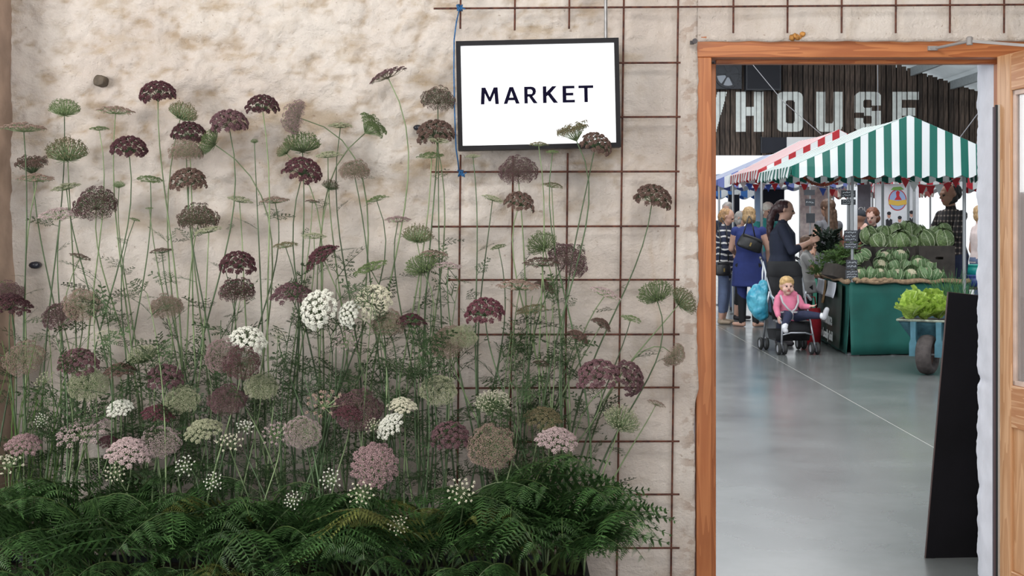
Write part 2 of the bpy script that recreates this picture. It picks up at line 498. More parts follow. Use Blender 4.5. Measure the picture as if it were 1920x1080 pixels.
fpart('jamb', xj0, xj1, YF, 4.90, 0, zh, PINE_Z)
fpart('jamb', XR - 0.005, XR + 0.10, YF, 4.90, 0, zh, PINE_Z)
fpart('header', xj0, XR + 0.12, YF, 4.90, zh, ZD + 0.03, PINE_X)
fpart('door_stop', xj0 + .01, xs1, 4.86, 4.90, 0, zs, PINE_Z)
fpart('door_stop', xs1, XR, 4.86, 4.90, zs, zh + 0.005, PINE_X)
FOAM = mat('foam_sealant', (0.42, 0.2, 0.05), 0.8, var=0.4, scale=60)
q = P(1494, 68, 4.755)
mb = MB()
for k in range(9): mb.ellipsoid(Vector((rnd(-.022, .022), rnd(-.008, .004), rnd(-.012, .008))), (rnd(.008, .016), .01, rnd(.007, .012)), 8, 6, jit=.15)
tag(mb.build('foam_lump', FOAM, loc=q, smooth=True), 'small orange lump of foam sealant on top of the door frame', 'foam')
q = P(1302, 78, 4.745)
mb = MB().tube([(0, .03, 0), (0, -.012, 0)], .004, 8).tube([(0, -.012, 0), (0, -.016, 0)], .010, 10).box((-.008, .005, -.003), (.014, .014, .012))
tag(mb.build('frame_bolt', mat('old_iron', (0.05, 0.045, 0.05), 0.6, var=.3), loc=q), 'dark iron bolt head at the top corner of the door frame', 'bolt')

# ------------------------------------------------------------------ open door leaf, hinged at the right jamb and swung towards the viewer
hinge = Vector((1.797, 4.745, 0))
leaf_dir = math.atan2(-0.9, 0.145)      # direction of the leaf from its hinge
door = struct(empty('door_1', hinge, leaf_dir))
H = P(0, 106, 4.745).z
def dpart(name, u0, u1, z0, z1, m, t=0.045, off=0.0, bev=0.004):
    o = MB().box((0, 0, 0), (u1 - u0, t, z1 - z0)).build(name, m, door, loc=((u0 + u1) / 2, off + 0.0225, (z0 + z1) / 2))
    if bev:
        bv = o.modifiers.new('bevel', 'BEVEL'); bv.width = bev; bv.segments = 2
    return o
PX = wood_mat('pale_pine_along', (0.60, 0.36, 0.20), (0.42, 0.19, 0.08), 'X')
W_ = 0.95; st_ = 0.095
zg0, zg1 = 0.815, 1.885
dpart('stile', 0, st_, 0.01, H, PALE_Z); dpart('stile', W_ - st_, W_, 0.01, H, PALE_Z)
dpart('top_rail', st_, W_ - st_, zg1, H, PX)
dpart('lock_rail', st_, W_ - st_, zg0 - 0.155, zg0, PX)
dpart('bottom_rail', st_, W_ - st_, 0.01, 0.14, PX)
for k in range(8):
    u = st_ + (W_ - 2 * st_) * k / 8
    dpart('panel_board', u + .001, u + (W_ - 2 * st_) / 8 - .001, 0.14, zg0 - 0.155, PALE_Z, 0.022, 0.0, 0.002)
BEAD = mat('pale_bead', (0.55, 0.42, 0.36), 0.5, var=.15, scale=12)
gl = bpy.data.materials.new('door_glass'); gl.use_nodes = True
b_ = gl.node_tree.nodes['Principled BSDF']; b_.inputs['Base Color'].default_value = (0.75, 0.72, 0.72, 1)
b_.inputs['Transmission Weight'].default_value = 0.75; b_.inputs['Roughness'].default_value = 0.03
for (a, b2, c, d) in ((st_, st_ + .018, zg0, zg1), (W_ - st_ - .018, W_ - st_, zg0, zg1), (st_, W_ - st_, zg0, zg0 + .018), (st_, W_ - st_, zg1 - .018, zg1)):
    dpart('glazing_bead', a, b2, c, d, BEAD, 0.03, 0.0, 0.002)
pane = dpart('pane', st_ + .01, W_ - st_ - .01, zg0 + .01, zg1 - .01, gl, 0.012, 0.0, 0)
# finger guard strips on the hinge side
yg = 4.735
for (a, b2, m, nm) in ((1861.0, 1864.5, mat('guard_rail_dark', (0.10, 0.08, 0.10), 0.35, metal=.4), 'guard_rail'), (1864.5, 1869, mat('guard_gap', (0.01, 0.015, 0.02), .5), 'guard_seal'), (1869, 1873.5, mat('guard_aluminium', (0.55, 0.58, 0.58), .3, metal=.7), 'guard_edge')):
    x0, x1 = P(a, 0, yg).x, P(b2, 0, yg).x
    c = Vector(((x0 + x1) / 2, yg - 0.006, (0.02 + P(0, 201 if nm == 'guard_rail' else 197, yg).z) / 2))
    o = MB().box((0, 0, 0), (x1 - x0, 0.012 if nm != 'guard_seal' else 0.006, 2 * c.z - 0.04)).build(nm, m)
    o.parent = door; o.matrix_parent_inverse = Matrix.LocRotScale(door.location, door.rotation_euler, None).inverted(); o.location = c
# door closer: bracket on the header, elbowed arm to the leaf
a0 = P(1750, 90, 4.76); a1 = P(1818, 77, 4.62); a2 = P(1932, 86, 4.50)
cl = empty('door_closer', a0, 0, 'grey metal door closer arm bracketed to the pine header', 'door closer')
CLM = mat('closer_metal', (0.30, 0.29, 0.29), .6, metal=.2)
MB().box((0, .008, 0), (.035, .012, .016)).tube([(-.008, -.002, 0), (-.008, .004, 0)], .004, 8).build('bracket', CLM, cl)
MB().tube([(0.012, -.002, 0), a1 - a0], .0055, 8).build('forearm', CLM, cl)
MB().rings([(0, 0, -.014, .011, .011), (0, 0, .012, .012, .012), (0, 0, .016, .008, .008)], 12).build('elbow', CLM, cl, loc=a1 - a0)
MB().bar(a1 - a0, a2 - a0, .006, .010).build('main_arm', CLM, cl)

# ------------------------------------------------------------------ stone, holes in the wall
DSTONE = mat('dark_stone', (0.09, 0.07, 0.05), .7, var=.4, scale=30, bump=.5, bscale=50)
q = P(190, 152, 4.74)
mb = MB().poly([(-.022, -.016), (-.006, -.022), (.017, -.015), (.021, .008), (.012, .019), (-.012, .021), (-.023, .006)], -.025, .05)
o = mb.build('wall_stone', DSTONE, loc=q); o.modifiers.new('bevel', 'BEVEL').width = .004
tag(o, 'dark stone sticking out of the rough wall above the green heads', 'stone')
for (px, py, r, lab) in ((68, 497, .022, 'dark disc with a bluish shine, standing in for a hole in the lower wall'), (784, 240, .018, 'dark spot in the wall beside the brown domed flower by the sign')):
    q = P(px, py, 4.745)  # dark raised discs stand in for a hole and a dark spot
    mb = MB().rings([(0, 0, 0, r, r * .65), (0, 0, .02, r * .95, r * .6), (0, 0, .026, r * .6, r * .4)], 12)
    o = link('wall_hole_disc', mb.mesh('wall_hole_disc', mat('blue_black_hole', (.02, .022, .035), .25, var=.3), True), None, mw=Matrix.Translation(q) @ Matrix.Rotation(math.pi / 2, 4, 'X'))
    tag(o, lab, 'hole')

# ------------------------------------------------------------------ rebar grid
RUST = mat('rusty_rod', (0.085, 0.028, 0.022), .8, var=.45, scale=60, col2=(0.14, 0.05, 0.03), bump=.3, bscale=200)
YM = 4.70
grid = empty('steel_mesh_grid', P(1060, 1100, YM), 0, 'rusty steel mesh grid fixed over the plaster around the doorway', 'mesh grid')
def rod(p, q, dy=0.0, r=.0038):
    a = P(p[0], p[1], YM + dy) - grid.location; b2 = P(q[0], q[1], YM + dy) - grid.location
    MB().tube([a, b2], r, 7).build('rod', RUST, grid)
rod((813, 16), (2150, 7))
for y0, y1 in ((322.5, 321.5), (425, 424), (525, 524.5), (627.5, 627), (728, 726.5), (829, 827.5), (929, 927), (1029, 1027.5)):
    rod((808 if y0 < 500 else 838, y0), (1274, y1))
for y in (118, 219.5): rod((1159, y), (1276, y - .5))
rod((1273.5, -140), (1257.5, 1120), .009); rod((1171.5, -140), (1156, 1120), .009)
for x in (863, 965, 1067): rod((x + 2, -140), (x, 54 + (x == 965) * 3), .009)
for k in range(8): rod((1376 + 101.5 * k, -140), (1375 + 101.5 * k, 62), .009)
rod((863.5, 290), (855.5, 1120), .009); rod((962, 292), (953.5, 1120), .009); rod((1064.5, 287), (1056, 1120), .009)

# ------------------------------------------------------------------ lit MARKET sign
ys = 4.60
c = (P(853, 77, ys) + P(1160, 70, ys) + P(1167, 278, ys) + P(858, 280, ys)) / 4
sign = empty('market_sign', c, 0, 'white lit box sign in a black frame reading MARKET', 'sign')
sign.rotation_euler = (0, math.radians(-1.25), 0)
SW, SH, SD = 305.5 * ys / F, 205 * ys / F, 0.075
SIGNF = mat('sign_frame_black', (.006, .0055, .008), .5, var=.2, spec=.2)
fw = .0165
for (x0, x1, z0, z1) in ((-SW / 2, SW / 2, SH / 2 - fw, SH / 2), (-SW / 2, SW / 2, -SH / 2, -SH / 2 + fw), (-SW / 2, -SW / 2 + fw, -SH / 2 + fw, SH / 2 - fw), (SW / 2 - fw, SW / 2, -SH / 2 + fw, SH / 2 - fw)):
    MB().box(((x0 + x1) / 2, SD / 2, (z0 + z1) / 2), (x1 - x0, SD, z1 - z0)).build('frame_bar', SIGNF, sign)
LIT = bpy.data.materials.new('lit_acrylic'); LIT.use_nodes = True
b_ = LIT.node_tree.nodes['Principled BSDF']; b_.inputs['Base Color'].default_value = (.85, .87, .9, 1); b_.inputs['Roughness'].default_value = .3
b_.inputs['Emission Color'].default_value = (.93, .97, 1, 1); b_.inputs['Emission Strength'].default_value = .62
MB().box((0, .022, 0), (SW - 2 * fw, .02, SH - 2 * fw)).build('lit_face', LIT, sign)
MB().box((0, SD - .005, 0), (SW - .01, .01, SH - .01)).build('back_plate', SIGNF, sign)
INK = mat('sign_ink', (.006, .005, .02), .9, spec=.05)
LT = {  # letter outlines in a 0..w by 0..1 box: list of (outline)
 'M': (1.0, [[(0, 0), (.055, 1), (.27, 1), (.5, .42), (.73, 1), (.945, 1), (1, 0), (.8, 0), (.765, .66), (.56, .17), (.44, .17), (.235, .66), (.2, 0)]]),
 'A': (.95, [[(0, 0), (.36, 1), (.58, 1), (.95, 0), (.73, 0), (.655, .21), (.59, .37), (.47, .76), (.345, .37), (.29, .21), (.215, 0)], [(.29, .21), (.655, .21), (.60, .37), (.345, .37)]]),
 'R': (.75, [[(0, 0), (0, 1), (.2, 1), (.2, 0)], [(.2, .84), (.2, 1), (.4, 1), (.55, .965), (.66, .87), (.695, .71), (.65, .55), (.53, .45), (.42, .41), (.42, .55), (.475, .6), (.495, .7), (.465, .79), (.38, .84)],
              [(.2, .40), (.2, .56), (.42, .56), (.44, .405)], [(.27, .42), (.47, .44), (.78, 0), (.54, 0)]]),
 'K': (.8, [[(0, 0), (0, 1), (.2, 1), (.2, 0)], [(.2, .40), (.2, .64), (.53, 1), (.78, 1), (.40, .56), (.33, .50)], [(.26, .5), (.42, .60), (.84, 0), (.59, 0)]]),
 'E': (.66, [[(0, 0), (0, 1), (.2, 1), (.2, 0)], [(.2, 1), (.65, 1), (.65, .84), (.2, .84)], [(.2, .58), (.58, .58), (.58, .42), (.2, .42)], [(.2, .16), (.66, .16), (.66, 0), (.2, 0)]]),
 'T': (.85, [[(0, .84), (0, 1), (.85, 1), (.85, .84)], [(.325, 0), (.325, .84), (.525, .84), (.525, 0)]]),
}
h_ = 31.5 * ys / F
for ch, px0, px1 in (('M', 901, 935), ('A', 944, 974), ('R', 983, 1007), ('K', 1018, 1045), ('E', 1055, 1078), ('T', 1085, 1113)):
    w, outl = LT[ch]
    mb = MB(); sc_ = (px1 - px0) * ys / F / w
    for ol in outl: mb.poly([(x * sc_, z * h_) for x, z in ol], -.0012, .0)
    o = mb.build('letter', INK, sign, loc=((px0 - 1009.5) * ys / F, .0118, -h_ * .53))
    fix_normals(o.data)
# hanger rod and blue twine
a = P(1135.5, -60, 4.64); b2 = P(1136, 73, 4.64)
tag(MB().tube([(0, 0, 0), b2 - a], .0065, 10).build('hanging_rod', METAL, loc=a), 'shiny steel rod holding up the corner of the lit sign', 'rod')
TW = mat('blue_twine', (.02, .12, .30), .7, var=.35, scale=150)
tr = P(862, 15, 4.68)
tw = empty('blue_twine', tr, 0, 'blue twine knotted to the mesh and running down the sign edge', 'twine')
pts = [P(x, y, Y) - tr for x, y, Y in ((862, 15, 4.685), (856, 40, 4.64), (851.5, 74, 4.60), (851, 130, 4.597), (852, 200, 4.597), (855, 278, 4.60), (859, 305, 4.64), (861, 324, 4.685))]
MB().tube(pts, .0026, 6).build('cord', TW, tw, smooth=True)
for (x, y) in ((862, 15), (864, 325)):
    mb = MB(); q = P(x, y, 4.685) - tr
    for k in range(7):
        aa = rnd(0, 6.3)
        mb.tube([q + Vector((rnd(-.012, .014), rnd(-.012, .004), rnd(-.012, .012))) for _ in range(4)], .0028, 5)
    for k in range(2): mb.tube([q, q + Vector((.012, -.01, -.004)), q + Vector((rnd(.01, .022), -.012, rnd(-.02, .01)))], .0022, 5)
    mb.build('knot', TW, tw, smooth=True)
# ================================================================== UMBEL FLOWERS
STEM = mat('stem_green', (0.16, 0.24, 0.11), .6, var=.35, scale=9, col2=(.22, .30, .15), objvar=.3)
STEMD = mat('stem_dark_green', (0.07, 0.12, 0.055), .6, var=.3, scale=9, objvar=.3)
LEAFM = mat('feathery_leaf_green', (0.04, 0.085, 0.035), .6, var=.35, scale=14, col2=(.07, .13, .05), trans=.2, objvar=.3)
FC = {
 'burg':   mat('floret_burgundy', (.060, .016, .024), .7, var=.4, scale=22, col2=(.10, .03, .042), objvar=.25),
 'mauve':  mat('floret_dark_mauve', (.115, .05, .065), .7, var=.35, scale=22, col2=(.19, .10, .115), objvar=.2),
 'brown':  mat('floret_brown', (.095, .05, .042), .7, var=.4, scale=22, col2=(.17, .105, .085), objvar=.2),
 'crimson':mat('floret_crimson', (.095, .018, .034), .7, var=.4, scale=22, col2=(.165, .055, .075), objvar=.1),
 'pink':   mat('floret_pink', (.27, .165, .18), .7, var=.3, scale=22, col2=(.40, .275, .285), objvar=.12),
 'rose':   mat('floret_pale_pink', (.44, .31, .325), .7, var=.25, scale=22, col2=(.58, .47, .47), objvar=.1),
 'tan':    mat('floret_tan_pink', (.30, .20, .165), .7, var=.3, scale=22, col2=(.42, .31, .26), objvar=.15),
 'olive':  mat('floret_olive', (.13, .125, .055), .7, var=.4, scale=22, col2=(.22, .18, .10), objvar=.2),
 'green':  mat('floret_green', (.09, .155, .05), .7, var=.35, scale=22, col2=(.17, .245, .085), objvar=.2),
 'pale':   mat('floret_pale_green', (.33, .36, .21), .7, var=.25, scale=22, col2=(.47, .48, .34), objvar=.15),
 'white':  mat('floret_white', (.72, .73, .64), .7, var=.15, scale=22, col2=(.85, .86, .80), objvar=.05),
 'cream':  mat('floret_cream', (.60, .57, .42), .7, var=.2, scale=22, col2=(.74, .72, .60), objvar=.08),
}
FNAME = {'burg': 'dark burgundy', 'mauve': 'dusky mauve', 'brown': 'brownish', 'crimson': 'crimson', 'pink': 'pink', 'rose': 'pale pink', 'tan': 'tan-pink',
         'olive': 'olive', 'green': 'green', 'pale': 'pale green', 'white': 'white', 'cream': 'cream'}
RAYC = {'burg': STEMD, 'brown': STEMD, 'mauve': mat('ray_mauve_green', (.13, .12, .08), .6, var=.3), 'crimson': STEMD}

OCT = [(1, 0, 0), (-1, 0, 0), (0, 1, 0), (0, -1, 0), (0, 0, 1), (0, 0, -1)]
OCTF = [(0, 2, 4), (2, 1, 4), (1, 3, 4), (3, 0, 4), (2, 0, 5), (1, 2, 5), (3, 1, 5), (0, 3, 5)]
def blob(mb, c, r):
    R = Euler((rnd(0, 3), rnd(0, 3), rnd(0, 3))).to_matrix()
    mb.add([Vector(c) + R @ (Vector(q) * (r * rnd(.7, 1.25))) for q in OCT], OCTF)

def umbel(kind):
    """florets and rays of one head, unit radius, axis +Z, stem end at the origin"""
    fl, ry = MB(), MB()
    G = 2.39996
    def ray(p, bend=0.0, r=.011):
        p = Vector(p); m = p * .5 + Vector((0, 0, bend)); 
        ry.tube([(0, 0, 0), m, p], [r * 1.2, r, r * .7], 3, caps=False)
    def cluster(c, n, rr, fr, axis, flat=.5):
        u = axis.orthogonal().normalized(); v = axis.cross(u)
        for k in range(n):
            t = math.sqrt((k + .5) / n); a = k * G + rnd(0, .5)
            p = c + (u * math.cos(a) + v * math.sin(a)) * rr * t + axis * (rr * flat * (1 - t * t) + rnd(-.1, .1) * rr)
            blob(fl, p, fr)
            if k % 3 == 0: ry.tube([c - axis * rr * .8, p], [.006, .005], 3, caps=False)
    if kind == 'dome':        # tight dome with a drooping fringe
        n = 60
        for i in range(n):
            th = math.radians(97) * math.sqrt((i + .5) / n); a = i * G
            d = Vector((math.sin(th) * math.cos(a), math.sin(th) * math.sin(a), .82 * math.cos(th) + .15))
            if th > 1.3: d *= rnd(.86, 1.1); d.z -= rnd(0, .22)
            ray(d * .97, .10); cluster(d, 26, .155, .046, (d - Vector((0, 0, -.25))).normalized())
    elif kind == 'cap':       # shallow dense cap
        n = 54
        for i in range(n):
            t = math.sqrt((i + .5) / n); a = i * G
            d = Vector((t * math.cos(a), t * math.sin(a), .60 * (1 - t * t) + .10 + rnd(-.05, .05)))
            ray(d, .02); cluster(d, 22, .145, .040, (Vector((d.x * .6, d.y * .6, 1))).normalized())
    elif kind == 'flat':      # thin open plate of small umbellets
        n = 34
        for i in range(n):
            t = math.sqrt((i + .5) / n) * rnd(.9, 1.08); a = i * G
            d = Vector((t * math.cos(a), t * math.sin(a), .26 * (1 - t * t) + .12 + rnd(-.05, .05)))
            ray(d, -.05, .013); cluster(d, 15, .13, .031, Vector((d.x * .3, d.y * .3, 1)).normalized(), .3)
    elif kind == 'nest':      # closing head, rays fanning up from the stem into a bristly half globe
        n = 116
        for i in range(n):
            th = math.radians(88) * math.sqrt((i + .5) / n); a = i * G
            e = Vector((math.cos(a), math.sin(a), 0)); rr = rnd(.84, 1.08)
            tp = e * math.sin(th) * rr + Vector((0, 0, .30 + .85 * math.cos(th) * rr))
            p = [Vector((0, 0, 0)), e * math.sin(th) * .60 + Vector((0, 0, .10 + .30 * math.cos(th))), e * math.sin(th) * .95 + Vector((0, 0, .22 + .60 * math.cos(th))), tp]
            ry.tube(p, [.017, .017, .016, .013], 3, caps=False)
            ax = (tp - p[1]).normalized()
            for k in range(6):
                blob(fl, tp + Vector((rnd(-1, 1), rnd(-1, 1), rnd(-1, 1))) * .055 + ax * rnd(-.10, .06), .030)
        for k in range(12):
            a = k * .53; e = Vector((math.cos(a), math.sin(a), 0))
            ry.tube([(0, 0, 0), e * .28 + Vector((0, 0, -.04)), e * .58 + Vector((0, 0, -.02 + rnd(-.14, .10)))], [.016, .013, .004], 3, caps=False)
    elif kind == 'fluff':     # hazy ball of thin rays
        n = 80
        for i in range(n):
            th = math.radians(112) * math.sqrt((i + .5) / n); a = i * G
            d = Vector((math.sin(th) * math.cos(a), math.sin(th) * math.sin(a), .80 * math.cos(th) + .25)) * rnd(.82, 1.05)
            ray(d, .04, .008); cluster(d, 24, .17, .026, d.normalized(), .55); cluster(d * rnd(.55, .8), 8, .15, .024, d.normalized(), .6)
    elif kind == 'star':      # loose head, separate little balls
        n = 24
        for i in range(n):
            t = math.sqrt((i + .5) / n) * rnd(.88, 1.06); a = i * G
            d = Vector((t * math.cos(a), t * math.sin(a), .42 * (1 - t * t) + .2 + rnd(-.06, .06)))
            ray(d, -.03, .015)
            for k in range(11):
                blob(fl, d + Vector((rnd(-1, 1), rnd(-1, 1), rnd(-.6, 1))).normalized() * .066, .042)
    elif kind == 'tuft':      # seed head, coarse upright brush
        n = 60
        for i in range(n):
            t = math.sqrt((i + .5) / n); a = i * G
            e = Vector((t * math.cos(a), t * math.sin(a), 0))
            p = [Vector((0, 0, 0)), e * .45 + Vector((0, 0, .35)), e * .95 + Vector((0, 0, .78 + rnd(-.12, .18)))]
            ry.tube(p, [.016, .015, .011], 3, caps=False); cluster(p[2], 18, .15, .034, (e + Vector((0, 0, 1))).normalized(), .8)
    return fl, ry

UMB = {}
for kd in ('dome', 'cap', 'flat', 'nest', 'fluff', 'star', 'tuft'):
    UMB[kd] = []
    for v in range(2):
        fl, ry = umbel(kd)
        UMB[kd].append((fl.mesh('florets_' + kd, FC['burg']), ry.mesh('rays_' + kd, STEM)))

def feather_leaf(n, w):
    """twice-cut narrow leaf along +X, unit length"""
    mb = MB()
    mb.tube([(0, 0, 0), (.5, 0, .05), (1, 0, -.02)], [.010, .008, .003], 3, caps=False)
    for i in range(n):
        t = .18 + .8 * i / (n - 1); L_ = w * (1 - .75 * t) * rnd(.8, 1.2)
        for s in (-1, 1):
            b0 = Vector((t, 0, .05 * math.sin(t * 3)))
            d = Vector((.65, s * .75, rnd(-.25, .15))).normalized()
            e = b0 + d * L_
            q = Vector((-d.y, d.x, 0)) * .016
            mb.add([b0 - q, b0 + q, e + q * .3, e - q * .3], [(0, 1, 2, 3)])
            for k in (.35, .6, .82):
                for s2 in (-1, 1):
                    c0 = b0 + d * L_ * k
                    d2 = (d * .75 + Vector((-d.y, d.x, 0)) * s2 * .7).normalized()
                    l2 = L_ * .42 * (1.15 - k * .6)
                    q2 = Vector((-d2.y, d2.x, 0)) * .016
                    mb.add([c0, c0 + d2 * l2 * .5 + q2, c0 + d2 * l2, c0 + d2 * l2 * .5 - q2], [(0, 1, 2, 3)])
    return mb.mesh('feathery_leaf', LEAFM)
LEAVES = [feather_leaf(5, .42), feather_leaf(6, .36), feather_leaf(4, .5)]

def frame_from_axis(ax, spin):
    ax = Vector(ax).normalized()
    return ax.to_track_quat('Z', 'Y').to_matrix() @ Matrix.Rotation(spin, 3, 'Z')

def bez(p0, p1, p2, p3, n):
    out = []
    for i in range(n + 1):
        t = i / n; u = 1 - t
        out.append(p0 * u ** 3 + p1 * 3 * u * u * t + p2 * 3 * u * t * t + p3 * t ** 3)
    return out

SOILZ = 0.19
def flower(px, py, r, kind, col, ax, dep, bx, label, squash=1.0, leaves=3, base=None):
    """head centred on the line of sight of (px,py), dep metres in front of the plaster; bx: where its stem meets the trough"""
    dep = max(dep, .14) if py < 890 or kind != 'star' else .72
    bx += rnd(-95, 95) * (1 if base is None else 0)
    bx = max(2, min(1095, bx))
    Y = YW - dep
    R = r * Y / F
    ax = Vector(ax).normalized()
    head = P(px, py, Y)
    att = head - ax * R * (.45 if kind in ('dome', 'nest', 'tuft', 'fluff') else .25)
    by = min(4.62, max(4.30, Y + rnd(-.06, .05)))
    bp = base if base is not None else Vector(((bx - 960) * by / F, by, SOILZ))
    root = empty('umbel_flower', bp, 0, label, 'flower', 'umbel flowers against the plaster wall')
    h = (att - bp).length
    end = att - bp
    sway = Vector((rnd(-.2, .2), rnd(-.02, .02), 0)) * min(1, h)
    pts = bez(Vector((0, 0, 0)), Vector((rnd(-.03, .03), 0, h * .38)) + end * .12 + sway, end - ax * h * .30 * rnd(.7, 1.1) - sway * .5, end, 14)
    r0 = .0042 if h > .5 else .0032
    k = max(.55, min(1, r / 30))
    MB().tube(pts, [r0 + (.0019 * (.6 + .4 * k) - r0) * i / 14 for i in range(15)], 5).build('stem', STEM if random.random() < .62 else STEMD, root, smooth=True)
    fl, ry = random.choice(UMB[kind])
    M3 = frame_from_axis(ax, rnd(0, 6.28))
    M = Matrix.Translation(end) @ M3.to_4x4() @ Matrix.Diagonal((R, R, R * squash, 1))
    f = link('flower_head', fl, root, mw=M)
    f.material_slots[0].link = 'OBJECT'; f.material_slots[0].material = FC[col]
    y = link('rays', ry, f)
    if col in RAYC:
        y.material_slots[0].link = 'OBJECT'; y.material_slots[0].material = RAYC[col]
    for q in range(leaves):
        t = rnd(.22, .80); i = int(t * 14); p = pts[i]
        L_ = rnd(.07, .15) * (1.15 - t * .55)
        yaw = rnd(0, 6.28); pit = rnd(-.9, .1)
        Ml = Matrix.Translation(p) @ Euler((rnd(-.6, .6), pit, yaw)).to_matrix().to_4x4() @ Matrix.Scale(L_, 4)
        link('leaf', random.choice(LEAVES), root, mw=Ml)
    return root

U = (0, -.12, 1); UF = (0, -.55, 1); FR = (0, -1, .35)
